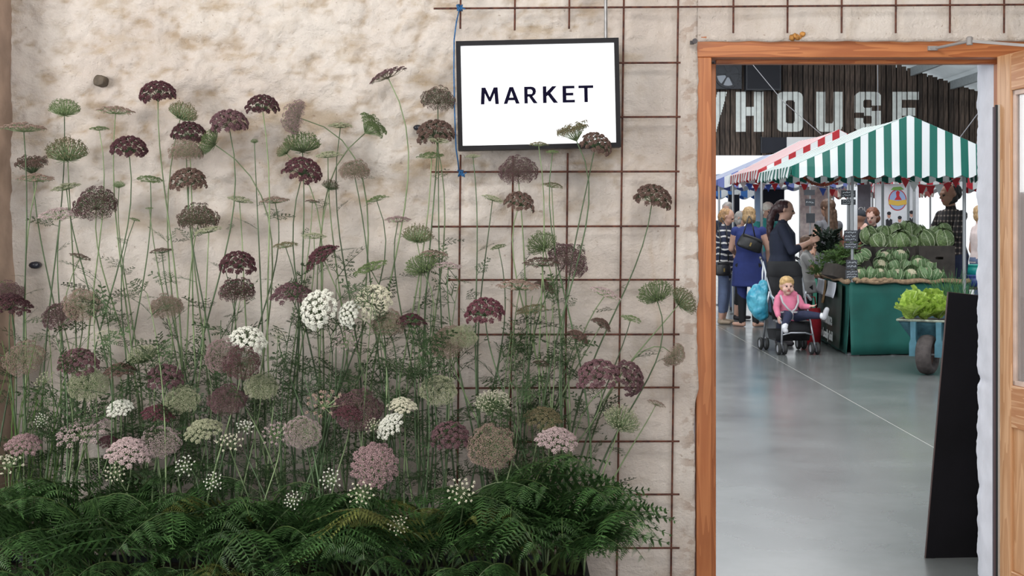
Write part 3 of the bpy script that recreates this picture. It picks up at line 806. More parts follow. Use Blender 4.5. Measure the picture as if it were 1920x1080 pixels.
# px, py, radius px, kind, colour, axis, depth, stem foot px, label
FL = [
 (121, 204, 28, 'nest', 'green', (.1, -.2, 1), .12, 75, 'round closed green umbel highest at the left end of the wall'),
 (294, 170, 31, 'dome', 'burg', (-.12, -.1, 1), .16, 390, 'tallest dark burgundy domed umbel in the left half, right of the stone'),
 (45, 237, 41, 'flat', 'tan', (.05, -.05, 1), .30, 110, 'wide tan umbel seen edge-on beside the brown side wall'),
 (126, 284, 38, 'nest', 'olive', (.05, -.3, 1), .16, 120, 'olive brown nest-like umbel below the round green one'),
 (186, 240, 18, 'flat', 'green', U, .1, 190, 'small green umbel edge-on between two nest heads and burgundy dome'),
 (217, 205, 34, 'flat', 'tan', (.1, -.1, 1), .05, 225, 'faint tan umbel edge-on under the protruding stone'),
 (242, 273, 31, 'dome', 'burg', (.05, -.15, 1), .2, 220, 'burgundy domed umbel below the faint tan one'),
 (343, 211, 28, 'nest', 'olive', (.5, -.2, 1), .12, 360, 'olive nest umbel right behind the tallest left burgundy dome'),
 (355, 246, 30, 'dome', 'burg', (.1, -.1, 1), .15, 350, 'burgundy dome peeping out above a beige fluffy head'),
 (349, 280, 30, 'fluff', 'tan', U, .2, 330, 'beige fluffy umbel just under a burgundy dome'),
 (393, 266, 25, 'nest', 'green', (-.9, -.2, .5), .2, 470, 'green closed umbel leaning sideways off its stem'),
 (428, 225, 33, 'dome', 'mauve', (-.08, -.15, 1), .18, 400, 'mauve burgundy domed umbel right of the leaning green head'),
 (60, 314, 30, 'tuft', 'brown', (0, -.4, 1), .13, 68, 'brown tufted umbel near the brown side wall'),
 (70, 332, 34, 'flat', 'tan', (.08, -.1, 1), .18, 75, 'thin tan umbel plate just below the brown tuft'),
 (178, 377, 38, 'fluff', 'burg', (0, -.5, 1), .2, 185, 'dark burgundy ragged round umbel at mid left'),
 (223, 347, 11, 'nest', 'green', U, .1, 210, 'tiny green umbel between burgundy ragged head and burgundy dome'),
 (283, 335, 25, 'flat', 'green', (.2, -.2, 1), .1, 330, 'small flat green umbel left of the two-tone burgundy dome'),
 (352, 333, 31, 'dome', 'brown', (-.05, -.2, 1), .2, 375, 'two-tone brown dome on a bundle of stems'),
 (123, 349, 28, 'flat', 'pale', (-.2, -.1, 1), .1, 160, 'pale thin umbel left of the ragged burgundy head'),
 (112, 400, 40, 'flat', 'rose', (0, -.3, 1), .16, 120, 'airy pale umbel under the thin pale one at left'),
 (371, 404, 36, 'fluff', 'brown', U, .16, 375, 'brown fluffy umbel with green centre below the two-tone dome'),
 (280, 390, 8, 'flat', 'green', U, .1, 300, 'tiny green umbel bud left of the brown fluffy head'),
 (253, 411, 11, 'flat', 'green', (.3, 0, 1), .1, 265, 'tiny flat green umbel low between bare stems'),
 (450, 373, 25, 'flat', 'pale', (.2, -.1, 1), .14, 470, 'pale green flat umbel under the mauve burgundy dome'),
 (493, 194, 28, 'dome', 'burg', (.06, -.1, 1), .18, 470, 'tall dark burgundy dome left of the pink sideways head'),
 (549, 218, 30, 'fluff', 'pink', (-1, -.3, .25), .19, 600, 'pink feathery umbel turned sideways against the wall'),
 (567, 270, 34, 'nest', 'green', (0, -.1, 1), .14, 545, 'bright green nest umbel above a drooping burgundy one'),
 (533, 282, 17, 'nest', 'olive', (-.6, -.2, .8), .16, 545, 'small olive umbel tucked against the bright green nest'),
 (570, 315, 33, 'dome', 'burg', (.3, -.2, 1), .2, 550, 'drooping burgundy umbel under the bright green nest'),
 (638, 234, 24, 'flat', 'pale', U, .12, 600, 'pale flat umbel on a curved stem left of the green cup'),
 (693, 241, 30, 'tuft', 'green', (.8, -.3, .75), .16, 655, 'green cup-shaped umbel with brown rim tilting right'),
 (724, 138, 37, 'flat', 'mauve', (-.45, -.1, 1), .12, 775, 'mauve plate-like umbel, the topmost flower on the wall'),
 (822, 182, 30, 'fluff', 'brown', (.1, -.5, 1), .19, 850, 'brown fluffy umbel against the upper left sign edge'),
 (815, 244, 33, 'dome', 'brown', (-.1, -.2, 1), .18, 860, 'brown domed umbel beside the lower left sign edge'),
 (809, 290, 26, 'flat', 'green', U, .2, 770, 'green flat umbel below the brown dome by the sign'),
 (822, 262, 20, 'flat', 'pale', (.1, -.2, 1), .24, 930, 'little pale umbel overlapping the brown dome by the sign'),
 (664, 316, 27, 'fluff', 'tan', (0, -.3, 1), .2, 700, 'tan fluffy umbel under the green cup-shaped one'),
 (614, 289, 26, 'flat', 'pale', (-.1, -.2, 1), .14, 640, 'pale green umbel right beside the bright green nest'),
 (620, 348, 16, 'nest', 'brown', (.3, -.2, 1), .15, 680, 'small brown closing umbel right of the drooping burgundy one'),
 (586, 377, 14, 'flat', 'brown', (.1, 0, 1), .12, 580, 'small dark brown edge-on umbel below the drooping burgundy one'),
 (516, 374, 28, 'flat', 'tan', (0, -.1, 1), .12, 500, 'tan edge-on umbel left of the small dark brown one'),
 (705, 372, 22, 'flat', 'green', (-.3, -.1, 1), .12, 660, 'green flat umbel drooping on an arched stem at centre'),
 (746, 410, 25, 'flat', 'pink', (0, -.1, 1), .16, 760, 'pinkish edge-on umbel above the olive nest at centre'),
 (477, 265, 7, 'nest', 'green', U, .1, 480, 'tiny green bud beside the tall dark burgundy dome stem'),
 (971, 316, 34, 'fluff', 'mauve', (0, -.4, 1), .2, 1000, 'mauve fluffy ball umbel just below the sign'),
 (975, 375, 26, 'dome', 'brown', (.2, -.2, 1), .2, 960, 'brown domed umbel under the mauve fluffy ball'),
 (925, 371, 22, 'flat', 'pale', (.35, -.1, 1), .2, 890, 'pale tilted umbel left of the brown dome under the sign'),
 (1035, 346, 20, 'flat', 'olive', (.1, -.2, 1), .2, 1120, 'small olive umbel right of the mauve fluffy ball'),
 (887, 292, 15, 'flat', 'pale', U, .22, 905, 'tiny pale umbel under the lower left sign corner'),
 (1227, 366, 33, 'dome', 'brown', (.3, -.15, 1), .14, 1150, 'lone brown domed umbel at far right inside the grid'),
 (1016, 456, 29, 'nest', 'green', (-.4, -.6, .8), .24, 1030, 'green round nest umbel below the sign'),
 (1069, 482, 37, 'fluff', 'mauve', (.5, -.4, .8), .2, 1040, 'big airy mauve umbel right of the green round nest'),
 (1016, 490, 35, 'flat', 'brown', (0, -.2, 1), .26, 1010, 'brown and green flat umbel below the green round nest'),
 (975, 533, 41, 'flat', 'tan', (.08, -.1, 1), .26, 960, 'wide tan-pink umbel below the brown and green one'),
 (1022, 538, 20, 'cap', 'brown', (.5, -.2, 1), .2, 1000, 'small brown cap umbel at right end of the wide tan one'),
 (909, 578, 33, 'dome', 'crimson', (-.05, -.2, 1), .3, 930, 'crimson domed umbel, the reddest of all the heads'),
 (994, 579, 30, 'flat', 'olive', (-.2, -.2, 1), .22, 985, 'olive brown flat umbel right of the crimson dome'),
 (1136, 548, 31, 'flat', 'rose', (.35, -.2, 1), .2, 1040, 'peach pink umbel inside the grid at right'),
 (1128, 608, 20, 'cap', 'brown', (.6, -.1, 1), .22, 1040, 'small dark cap umbel below the peach pink one'),
 (1228, 550, 33, 'nest', 'green', (-.35, -.3, 1), .2, 1080, 'light green flared umbel far right beside the rod'),
 (1282, 563, 29, 'nest', 'olive', (.8, -.3, .7), .2, 1090, 'olive green umbel reaching over to the door frame'),
 (1183, 596, 20, 'flat', 'green', (.2, -.2, 1), .2, 1070, 'little green umbel left of the light green flared one'),
 (934, 462, 15, 'flat', 'green', (-.3, -.2, 1), .2, 950, 'tiny green umbel in the grid left of the green nest'),
 (1077, 252, 31, 'tuft', 'olive', (-.35, -.2, 1), .27, 1045, 'olive tufted umbel in front of the lit sign'),
 (1120, 266, 28, 'dome', 'brown', (.4, -.2, 1), .26, 1060, 'reddish brown drooping umbel at the lower right sign edge'),
 (1010, 269, 18, 'flat', 'olive', U, .28, 990, 'small olive umbel on the bottom edge of the sign'),
 (1036, 284, 13, 'flat', 'green', U, .26, 1020, 'tiny green umbel right of the small one on the sign edge'),
 (447, 490, 31, 'dome', 'burg', (.1, -.25, 1), .24, 440, 'burgundy domed umbel above its darker twin at left centre'),
 (444, 540, 31, 'fluff', 'burg', (0, -.3, 1), .26, 430, 'dark burgundy fluffy umbel below a burgundy dome at left centre'),
 (545, 550, 37, 'cap', 'mauve', (-.1, -.3, 1), .22, 560, 'grey mauve wide umbel left of the big white one'),
 (603, 482, 35, 'cap', 'burg', (-.65, -.15, .9), .24, 660, 'burgundy tilted umbel above the big white one'),
 (591, 577, 36, 'dome', 'white', (-.75, -.75, .5), .36, 660, 'big white rounded umbel at the middle of the flowers'),
 (698, 561, 33, 'dome', 'cream', (-.2, -.8, .7), .34, 690, 'large creamy white umbel right of the big white one'),
 (651, 587, 24, 'dome', 'white', (-.9, -.5, .4), .36, 670, 'white umbel half behind the large creamy one'),
 (693, 500, 34, 'flat', 'green', (-.4, -.2, 1), .22, 700, 'yellow-green flat umbel above the large creamy white one'),
 (783, 441, 29, 'nest', 'olive', (.1, -.2, 1), .2, 770, 'olive nest umbel below the pinkish edge-on one'),
 (790, 498, 31, 'nest', 'green', (-.3, -.3, .9), .22, 790, 'green nest umbel below the olive nest at centre'),
 (841, 497, 28, 'flat', 'rose', (.1, -.1, 1), .22, 850, 'pale pink edge-on umbel at the grid edge'),
 (815, 474, 27, 'flat', 'tan', (.1, -.1, 1), .2, 810, 'tan edge-on umbel just above the pale pink one'),
 (727, 602, 31, 'fluff', 'tan', (0, -.4, 1), .3, 720, 'tan fluffy umbel under the large creamy white one'),
 (771, 602, 28, 'cap', 'burg', (.05, -.1, 1), .3, 750, 'thin burgundy cap umbel right of the tan fluffy one'),
 (463, 635, 33, 'dome', 'white', (.1, -.5, 1), .32, 455, 'white umbel behind the pink and burgundy pair'),
 (524, 631, 13, 'star', 'cream', FR, .34, 520, 'small cream umbel right of the white one behind the pink pair'),
 (415, 662, 33, 'fluff', 'pink', (-.2, -.7, .8), .38, 420, 'bright pink fluffy umbel, left of a touching pair'),
 (453, 675, 33, 'fluff', 'crimson', (.15, -.7, .8), .40, 450, 'burgundy pink fluffy umbel, right of a touching pair'),
 (838, 637, 34, 'fluff', 'tan', (-.3, -.6, .8), .32, 850, 'tan-pink fluffy umbel left of the grid at middle height'),
 (868, 627, 26, 'fluff', 'pale', (.2, -.5, 1), .32, 880, 'cream-green umbel touching the tan-pink one by the grid'),
 (650, 641, 24, 'star', 'rose', FR, .36, 640, 'loose pale pink umbel of separate buds under the white ones'),
 (822, 727, 32, 'fluff', 'pale', (0, -.7, .8), .34, 820, 'yellow-green fluffy umbel beside the grid'),
 (589, 441, 24, 'flat', 'pale', (.05, -.1, 1), .16, 560, 'pale green edge-on umbel above the tilted burgundy one'),
 (535, 458, 24, 'flat', 'olive', (-.1, -.1, 1), .16, 540, 'olive edge-on umbel left of the tilted burgundy one'),
 (152, 567, 33, 'fluff', 'tan', (.1, -.7, .8), .28, 150, 'peach tan fluffy umbel over a mauve one at left'),
 (112, 589, 32, 'fluff', 'mauve', (-.1, -.5, .8), .26, 130, 'mauve fluffy umbel behind the peach tan one at left'),
 (311, 571, 29, 'fluff', 'tan', (0, -.4, 1), .26, 305, 'tan tufty umbel alone between stems at left centre'),
 (146, 674, 34, 'dome', 'mauve', (.05, -.2, 1), .34, 190, 'mauve burgundy smooth dome low at left'),
 (308, 702, 31, 'dome', 'mauve', (0, -.2, 1), .34, 300, 'mauve burgundy dome right of the pale green fluffy ones'),
 (225, 695, 28, 'cap', 'brown', (0, -.2, 1), .32, 215, 'dark brown umbel between the two low mauve domes'),
 (42, 667, 36, 'fluff', 'tan', (-.1, -.6, .8), .32, 40, 'tan-pink cone of tiny florets at the left margin'),
 (165, 716, 36, 'fluff', 'pale', (.1, -.5, .9), .36, 170, 'pale green fluffy umbel under the low left mauve dome'),
 (84, 713, 22, 'star', 'pale', (-.3, -.7, .8), .36, 95, 'pale green knobbly umbel at far left above the white star'),
 (200, 632, 28, 'star', 'cream', (0, -.5, 1), .3, 195, 'cream airy umbel above the dark brown one at left'),
 (20, 572, 40, 'cap', 'burg', (.2, -.2, 1), .36, 15, 'dark burgundy broad umbel cut by the left margin'),
 (14, 545, 27, 'fluff', 'mauve', (0, -.4, 1), .34, 5, 'mauve umbel above the broad burgundy one at the margin'),
 (267, 667, 28, 'nest', 'pale', (-.3, -.2, 1), .3, 280, 'pale green cup umbel above the dark brown one'),
 (303, 469, 22, 'flat', 'brown', (-.1, 0, 1), .14, 310, 'brown thin edge-on umbel at left centre, fairly high'),
 (151, 480, 20, 'flat', 'brown', (.3, 0, 1), .16, 130, 'rusty brown thin umbel right of the bluish wall hole'),
 (390, 430, 26, 'flat', 'pale', (-.2, -.1, 1), .2, 385, 'pale green plate umbel just below the brown fluffy one'),
 (242, 846, 41, 'cap', 'rose', (.1, -.45, 1), .44, 245, 'broad pale pink umbel low at left above the ferns'),
 (44, 833, 33, 'cap', 'pink', (.1, -.4, 1), .42, 60, 'dusky pink umbel low near the left margin'),
 (14, 870, 31, 'star', 'cream', (-.1, -.5, 1), .44, 20, 'cream knobbly umbel at the left margin above the ferns'),
 (150, 806, 50, 'flat', 'rose', (-.2, -.45, 1), .40, 150, 'very wide pale umbel above the broad pale pink one'),
 (224, 764, 24, 'cap', 'white', (-.1, -.6, 1), .38, 225, 'small white umbel above the broad pale pink one'),
 (296, 776, 30, 'cap', 'crimson', (.2, -.2, 1), .36, 290, 'rust-crimson umbel right of the small white one'),
 (381, 806, 35, 'cap', 'pale', (-.15, -.4, 1), .42, 380, 'pale green-white plate umbel low at left centre'),
 (430, 830, 28, 'star', 'cream', (.1, -.5, 1), .44, 425, 'loose cream-white umbel right of the pale plate'),
 (460, 801, 19, 'star', 'white', (.2, -.6, 1), .42, 455, 'small white starry umbel above the loose cream-white one'),
 (400, 903, 19, 'star', 'white', FR, .46, 395, 'white starry umbel low over the ferns, below the pale plate'),
 (347, 873, 21, 'star', 'white', (-.2, -1, .5), .44, 350, 'white starry umbel below and left of the pale plate'),
 (217, 885, 23, 'star', 'cream', (0, -.9, .5), .46, 215, 'cream dotted umbel under the broad pale pink one'),
 (77, 788, 14, 'star', 'white', FR, .40, 80, 'small white starry umbel near the left margin'),
 (302, 823, 35, 'fluff', 'rose', (.1, -.5, 1), .40, 300, 'pale dusty pink umbel right of the broad pale pink one'),
 (203, 828, 20, 'cap', 'burg', (.1, -.3, 1), .38, 205, 'small burgundy umbel peeking out beside the broad pink one'),
 (517, 813, 29, 'star', 'rose', (-.1, -.7, .8), .42, 520, 'loose umbel of pink and cream balls at lower centre'),
 (567, 806, 33, 'fluff', 'rose', (.1, -.6, .9), .40, 570, 'pale pink-cream fluffy umbel right of the pink balls'),
 (702, 871, 43, 'cap', 'pink', (.05, -.95, .45), .46, 710, 'large mauve pink umbel facing front at lower centre'),
 (620, 898, 21, 'star', 'white', FR, .48, 620, 'white starry umbel left of the large mauve pink one'),
 (677, 926, 26, 'star', 'cream', FR, .48, 680, 'cream starry umbel under the large mauve pink one'),
 (549, 937, 18, 'star', 'white', (-.2, -1, .4), .48, 550, 'small white starry umbel deep in the ferns, lower left of centre'),
 (746, 984, 20, 'star', 'cream', FR, .50, 745, 'lowest cream starry umbel among the ferns'),
 (755, 760, 27, 'cap', 'cream', (.1, -.3, 1), .38, 750, 'cream white plate umbel above the tilted white-pink one'),
 (730, 798, 30, 'cap', 'white', (-.7, -.5, .8), .42, 740, 'white-pink umbel tilted on its side at lower centre'),
 (699, 797, 17, 'star', 'cream', (-.2, -.8, .7), .42, 700, 'small cream starry umbel touching the tilted white-pink one'),
 (844, 812, 34, 'dome', 'mauve', (0, -.25, 1), .38, 850, 'mauve brown smooth dome at the lower grid edge'),
 (608, 757, 40, 'star', 'tan', (-.1, -.6, .9), .38, 610, 'airy umbel of tan-pink balls at centre'),
 (670, 763, 45, 'fluff', 'mauve', (.1, -.5, 1), .36, 680, 'large hazy mauve umbel at centre'),
 (655, 774, 25, 'cap', 'burg', (.2, -.3, 1), .40, 660, 'burgundy umbel in front of the large hazy mauve one'),
 (866, 921, 29, 'star', 'cream', (-.1, -.9, .6), .48, 860, 'cream-white starry umbel below the mauve brown dome'),
 (924, 756, 33, 'nest', 'cream', (0, -.4, 1), .36, 925, 'cream cone umbel above the large tan-pink one'),
 (920, 832, 43, 'fluff', 'tan', (-.1, -.7, .8), .42, 930, 'large tan-pink umbel inside the lower grid'),
 (1044, 823, 38, 'cap', 'rose', (.05, -.4, 1), .44, 990, 'whitish pink domed umbel at lower right in front of the grid'),
 (1018, 783, 35, 'cap', 'olive', (.1, -.4, 1), .36, 1010, 'olive green umbel above the whitish pink dome'),
 (1120, 697, 37, 'dome', 'mauve', (-.15, -.25, 1), .3, 1010, 'grey mauve domed umbel at right inside the grid'),
 (1187, 707, 31, 'dome', 'mauve', (1, -.25, .35), .26, 1030, 'mauve umbel turned to the right beside the grey mauve dome'),
 (1166, 788, 35, 'nest', 'pale', (.35, -.4, 1), .34, 1060, 'pale green cup umbel at right above the fern tips'),
 (1231, 755, 18, 'flat', 'tan', (.3, -.1, 1), .2, 1120, 'small tan umbel on a hooked stem at far right'),
 (1267, 668, 23, 'fluff', 'tan', (.5, -.3, -.4), .16, 1110, 'sparse tan umbel hanging over the last upright rod'),
 (1084, 632, 22, 'cap', 'brown', (.6, -.1, 1), .24, 1030, 'dark brown small umbel inside the grid above the mauve dome'),
 (1018, 681, 20, 'flat', 'brown', (.2, -.1, 1), .26, 1000, 'dark small umbel left of the grey mauve dome'),
 (425, 745, 34, 'fluff', 'mauve', (0, -.5, 1), .34, 430, 'dusky mauve fluffy umbel below the pink pair'),
 (490, 720, 30, 'fluff', 'pale', (.1, -.5, 1), .34, 490, 'pale green hazy umbel right below the burgundy pink one'),
 (340, 745, 32, 'fluff', 'pale', (-.1, -.4, 1), .33, 340, 'pale hazy umbel between a mauve dome and the dusky mauve one'),
 (1175, 690, 0, '', '', U, 0, 0, ''),
]
for row in FL:
    if row[2] == 0: continue
    flower(*row, leaves=random.choice((3, 4, 4, 5)) if row[1] < 700 else 2)

# ------------------------------------------------------------------ leafy flowerless stems
def leafy_stem(bx, tx, ty, dep, label):
    by = YW - dep
    bp = Vector(((bx - 960) * by / F, by, SOILZ)); tip = P(tx, ty, by) - bp
    root = empty('leafy_stem', bp, 0, label, 'stem', 'leafy green stems between the flowers')
    h = tip.length
    pts = bez(Vector((0, 0, 0)), Vector((rnd(-.05, .05), 0, h * .4)), tip - Vector((rnd(-.1, .1), 0, h * .3)), tip, 12)
    MB().tube(pts, [.0036 - .0022 * i / 12 for i in range(13)], 5).build('stem', STEMD if random.random() < .5 else STEM, root, smooth=True)
    for q in range(random.randint(9, 13)):
        i = random.randint(3, 12); L_ = rnd(.08, .17)
        link('leaf', random.choice(LEAVES), root, mw=Matrix.Translation(pts[i]) @ Euler((rnd(-.8, .8), rnd(-1.0, .1), rnd(0, 6.28))).to_matrix().to_4x4() @ Matrix.Scale(L_, 4))
def ordinal(n):
    a = ['', 'first', 'second', 'third', 'fourth', 'fifth', 'sixth', 'seventh', 'eighth', 'ninth', 'tenth', 'eleventh', 'twelfth', 'thirteenth', 'fourteenth', 'fifteenth', 'sixteenth', 'seventeenth', 'eighteenth', 'nineteenth']
    t = {2: ('twenty', 'twentieth'), 3: ('thirty', 'thirtieth'), 4: ('forty', 'fortieth'), 5: ('fifty', 'fiftieth'), 6: ('sixty', 'sixtieth')}
    if n < 20: return a[n]
    return t[n // 10][1] if n % 10 == 0 else t[n // 10][0] + '-' + a[n % 10]
NLS = 56
for k in range(NLS):
    bx = 30 + 1040 * (k + .5) / NLS + rnd(-7, 7)
    leafy_stem(bx, bx + rnd(-35, 45), rnd(500, 780), rnd(.16, .42), 'thin leafy flowerless stem, %s from the brown side wall' % ordinal(k + 1))

# ------------------------------------------------------------------ fine grass at the left end
GRASS = mat('fine_grass_green', (.10, .19, .05), .55, var=.3, scale=8, objvar=.25, trans=.2)
for k in range(5):
    bp = Vector((-1.80 + .055 * k + rnd(-.01, .01), rnd(4.3, 4.45), SOILZ))
    root = empty('grass_tuft', bp, 0, ['fine grass tuft hard against the brown side wall', 'fine grass tuft, second from the brown side wall', 'fine grass tuft, third from the brown side wall',
                                       'fine grass tuft, fourth from the brown side wall', 'fine grass tuft farthest from the brown side wall'][k], 'grass', 'grass tufts at the left end')
    for j in range(9):
        h = rnd(.35, .85); e = Vector((rnd(-.10, .14), rnd(-.08, .08), h))
        pts = bez(Vector((rnd(-.01, .01), 0, 0)), Vector((0, 0, h * .5)), e * .8 + Vector((0, 0, h * .1)), e, 8)
        MB().tube(pts, [.0026 - .0018 * i / 8 for i in range(9)], 4).build('blade', GRASS, root)

# ------------------------------------------------------------------ trough and bracken ferns
SOIL = mat('potting_soil', (.03, .022, .016), .95, var=.4, scale=30, bump=.6, bscale=40)
TROUGH = mat('dark_zinc', (.05, .055, .065), .5, var=.3, scale=6, metal=.5)
tx0, tx1 = XL + .03, P(1105, 0, 4.4).x
tr_ = empty('planting_trough', ((tx0 + tx1) / 2, 4.45, 0), 0, 'long dark trough holding the flowers and ferns along the wall', 'planter')
w_ = tx1 - tx0
for (c, d) in (((0, -.19, .1), (w_, .015, .2)), ((0, .19, .1), (w_, .015, .2)), ((-w_ / 2 + .008, 0, .1), (.015, .365, .2)), ((w_ / 2 - .008, 0, .1), (.015, .365, .2))):
    MB().box(c, d).build('side_panel', TROUGH, tr_)
MB().box((0, 0, .09), (w_ - .03, .365, .17)).build('soil', SOIL, tr_)

FERN = mat('bracken_green', (.032, .092, .03), .5, var=.45, scale=6, col2=(.075, .17, .05), trans=.3, objvar=.45)
FERNY = mat('bracken_yellowed', (.11, .13, .03), .55, var=.4, scale=10, trans=.2, objvar=.3)
FSTALK = mat('bracken_stalk', (.06, .10, .03), .5, var=.3, objvar=.3)
def pinna(n):
    mb = MB()
    mb.tube([(0, 0, 0), (.5, 0, .03), (1, 0, -.04)], [.012, .008, .003], 3, caps=False)
    for i in range(n):
        t = .05 + .9 * i / (n - 1); L_ = .25 * (1 - t) ** .75 + .03
        zb = .06 * math.sin(3.1 * t) - .06 * t * t
        for s in (-1, 1):
            b0 = Vector((t, 0, zb)); e = b0 + Vector((.40 * L_, s * L_, -.22 * L_ + rnd(-.03, .03)))
            m_ = (b0 + e) / 2; q = Vector((.030, -.010 * s, 0)) * (.55 + .45 * (1 - t))
            mb.add([b0 - q * .6, m_ - q * .8, e, m_ + q * .9, b0 + q * .7], [(0, 1, 2, 3, 4)])
    return mb.mesh('leaflet', FERN)
PINNA = [pinna(9), pinna(11), pinna(10)]

def frond(root, base, az, elev, L_, droop, yellow=False, npair=9, t0=.26):
    d = Vector((math.cos(az), math.sin(az), 0))
    p1 = base + (d * math.cos(elev) + Vector((0, 0, math.sin(elev)))) * L_ * .5
    p3 = base + d * L_ * (.55 + .35 * math.cos(elev)) + Vector((0, 0, L_ * (math.sin(elev) * .75 - droop)))
    p2 = p1 + (p3 - p1) * .5 + Vector((0, 0, L_ * .16))
    lim = YW - .16
    pts = bez(base, p1, p2, p3, 14)
    for p in pts:
        wy = p.y + root.location.y
        if wy > lim: p.y = lim - root.location.y
        if wy < 3.98: p.y = 3.98 - root.location.y
        wx = p.x + root.location.x
        if wx < XL + .08: p.x = XL + .08 - root.location.x
    fr_ = MB().tube(pts, [.0038 - .003 * i / 14 for i in range(15)], 4).build('frond', FSTALK, root)
    for k in range(npair):
        t = t0 + (.96 - t0) * k / (npair - 1)
        i = t * 14; i0 = int(i); f_ = i - i0
        p = pts[i0] * (1 - f_) + pts[min(14, i0 + 1)] * f_
        tg = (pts[min(14, i0 + 1)] - pts[max(0, i0 - 1)]).normalized()
        nrm = Vector((0, 0, 1)); nrm = (nrm - tg * nrm.dot(tg))
        if nrm.length < .1: nrm = d.copy()
        nrm.normalize(); side = tg.cross(nrm)
        pl = L_ * .42 * (1 - .82 * (k / (npair - 1))) * rnd(.85, 1.15)
        for s in (-1, 1):
            x = (side * s * .86 + tg * .42 - nrm * rnd(.15, .75)).normalized()
            z = (nrm - x * nrm.dot(x)).normalized(); y = z.cross(x)
            M = Matrix.Translation(p) @ Matrix((x, y, z)).transposed().to_4x4() @ Matrix.Scale(pl, 4)
            o = link('leaflet', random.choice(PINNA), fr_, mw=M)
            if yellow:
                o.material_slots[0].link = 'OBJECT'; o.material_slots[0].material = FERNY
    return fr_

NF = 20
ORD = ['first', 'second', 'third', 'fourth', 'fifth', 'sixth', 'seventh', 'eighth', 'ninth', 'tenth', 'eleventh', 'twelfth', 'thirteenth', 'fourteenth', 'fifteenth', 'sixteenth', 'seventeenth', 'eighteenth', 'nineteenth', 'twentieth']
for k in range(NF):
    row = k % 2
    px = -10 + 1105 * (k + .5) / NF
    y = (4.33, 4.46)[row] + rnd(-.02, .02)
    bp = Vector(((px - 960) * y / F, y, SOILZ))
    if bp.x < XL + .13: bp.x = XL + .13 + .05 * k
    root = empty('bracken_fern', bp, 0, 'dark green bracken fern in the trough, %s from the left end' % ORD[k], 'fern', 'bracken ferns in the trough')
    nfr = 8 if row == 0 else 5
    for j in range(nfr):
        low = row == 0 and j >= 4
        if row == 0: az = math.radians(rnd(-150, -30) if low else random.choice((rnd(-185, -130), rnd(-50, 5), rnd(-120, -60))))
        else: az = math.radians(-90 + (j - 2) * 38 + rnd(-14, 14))
        L_ = rnd(.36, .70); el = math.radians(rnd(48, 86))
        if low: L_ = rnd(.24, .36); el = math.radians(rnd(15, 60)); az = math.radians(rnd(-175, -5))
        if k >= NF - 3: L_ *= 1.1
        frond(root, Vector((rnd(-.06, .06), -.13, .02)) if low else Vector((rnd(-.03, .03), rnd(-.03, .03), 0)), az, el, L_, rnd(.10, .45) + (.25 if low else 0), yellow=random.random() < .05, npair=random.choice((8, 9, 9)), t0=.06 if low else .24)
# tall drooping bracken at the right end
for k, (px, lab) in enumerate(((1085, 'tall drooping bracken in front of the grid, nearest the middle of the trough'), (1120, 'tall drooping bracken at the right end of the trough'))):
    y = 4.42; bp = Vector(((px - 50 - 960) * y / F, y, SOILZ))
    root = empty('bracken_fern', bp, 0, lab, 'fern', 'bracken ferns in the trough')
    for (az, el, L_, dr) in ((-15, 82, .46, .26), (-60, 84, .62, .25), (-2, 78, .40, .40), (-120, 82, .58, .18), (-35, 72, .42, .50)):
        frond(root, Vector((rnd(-.02, .02), 0, 0)), math.radians(az), math.radians(el), L_, dr, npair=10)
# ================================================================== THE MARKET HALL
def conc_material():
    m = bpy.data.materials.new('polished_concrete'); m.use_nodes = True
    nt = m.node_tree; N = nt.nodes; L = nt.links; b = N['Principled BSDF']
    tc = N.new('ShaderNodeTexCoord')
    n1 = N.new('ShaderNodeTexNoise'); n1.inputs['Scale'].default_value = .9; n1.inputs['Detail'].default_value = 8; n1.inputs['Roughness'].default_value = .6; L.new(tc.outputs['Object'], n1.inputs['Vector'])
    rp = N.new('ShaderNodeValToRGB'); rp.color_ramp.elements[0].position = .3; rp.color_ramp.elements[0].color = (.095, .10, .098, 1)
    rp.color_ramp.elements[1].position = .7; rp.color_ramp.elements[1].color = (.165, .172, .168, 1); L.new(n1.outputs['Fac'], rp.inputs[0]); L.new(rp.outputs[0], b.inputs['Base Color'])
    n2 = N.new('ShaderNodeTexNoise'); n2.inputs['Scale'].default_value = 2.5; n2.inputs['Detail'].default_value = 4; L.new(tc.outputs['Object'], n2.inputs['Vector'])
    mr = N.new('ShaderNodeMapRange'); mr.inputs['To Min'].default_value = .16; mr.inputs['To Max'].default_value = .30; L.new(n2.outputs['Fac'], mr.inputs['Value']); L.new(mr.outputs[0], b.inputs['Roughness'])
    b.inputs['Specular IOR Level'].default_value = .5
    bp = N.new('ShaderNodeBump'); bp.inputs['Strength'].default_value = .012; bp.inputs['Distance'].default_value = .01; L.new(n1.outputs['Fac'], bp.inputs['Height']); L.new(bp.outputs[0], b.inputs['Normal'])
    return m
CONC = conc_material()
fl = struct(empty('floor_hall', (3, 14, 0)))
ja, jb = Vector((2.585, 5.0)), Vector((3.03, 28.0))       # filled saw joint between two slabs
def slab(name, pts, z0, z1, m):
    n = len(pts); vs = [(x - 3, y - 14, z0) for x, y in pts] + [(x - 3, y - 14, z1) for x, y in pts]
    fs = [tuple(range(n - 1, -1, -1)), tuple(range(n, 2 * n))] + [(i, (i + 1) % n, n + (i + 1) % n, n + i) for i in range(n)]
    return MB().add(vs, fs).build(name, m, fl)
g = .004
slab('slab', [(-12, 4.905), (ja.x - g, 4.905), (jb.x - g, 28.6), (-12, 28.6)], -.12, 0, CONC)
slab('slab', [(ja.x + g, 4.905), (13.2, 4.905), (13.2, 28.6), (jb.x + g, 28.6)], -.12, 0, CONC)
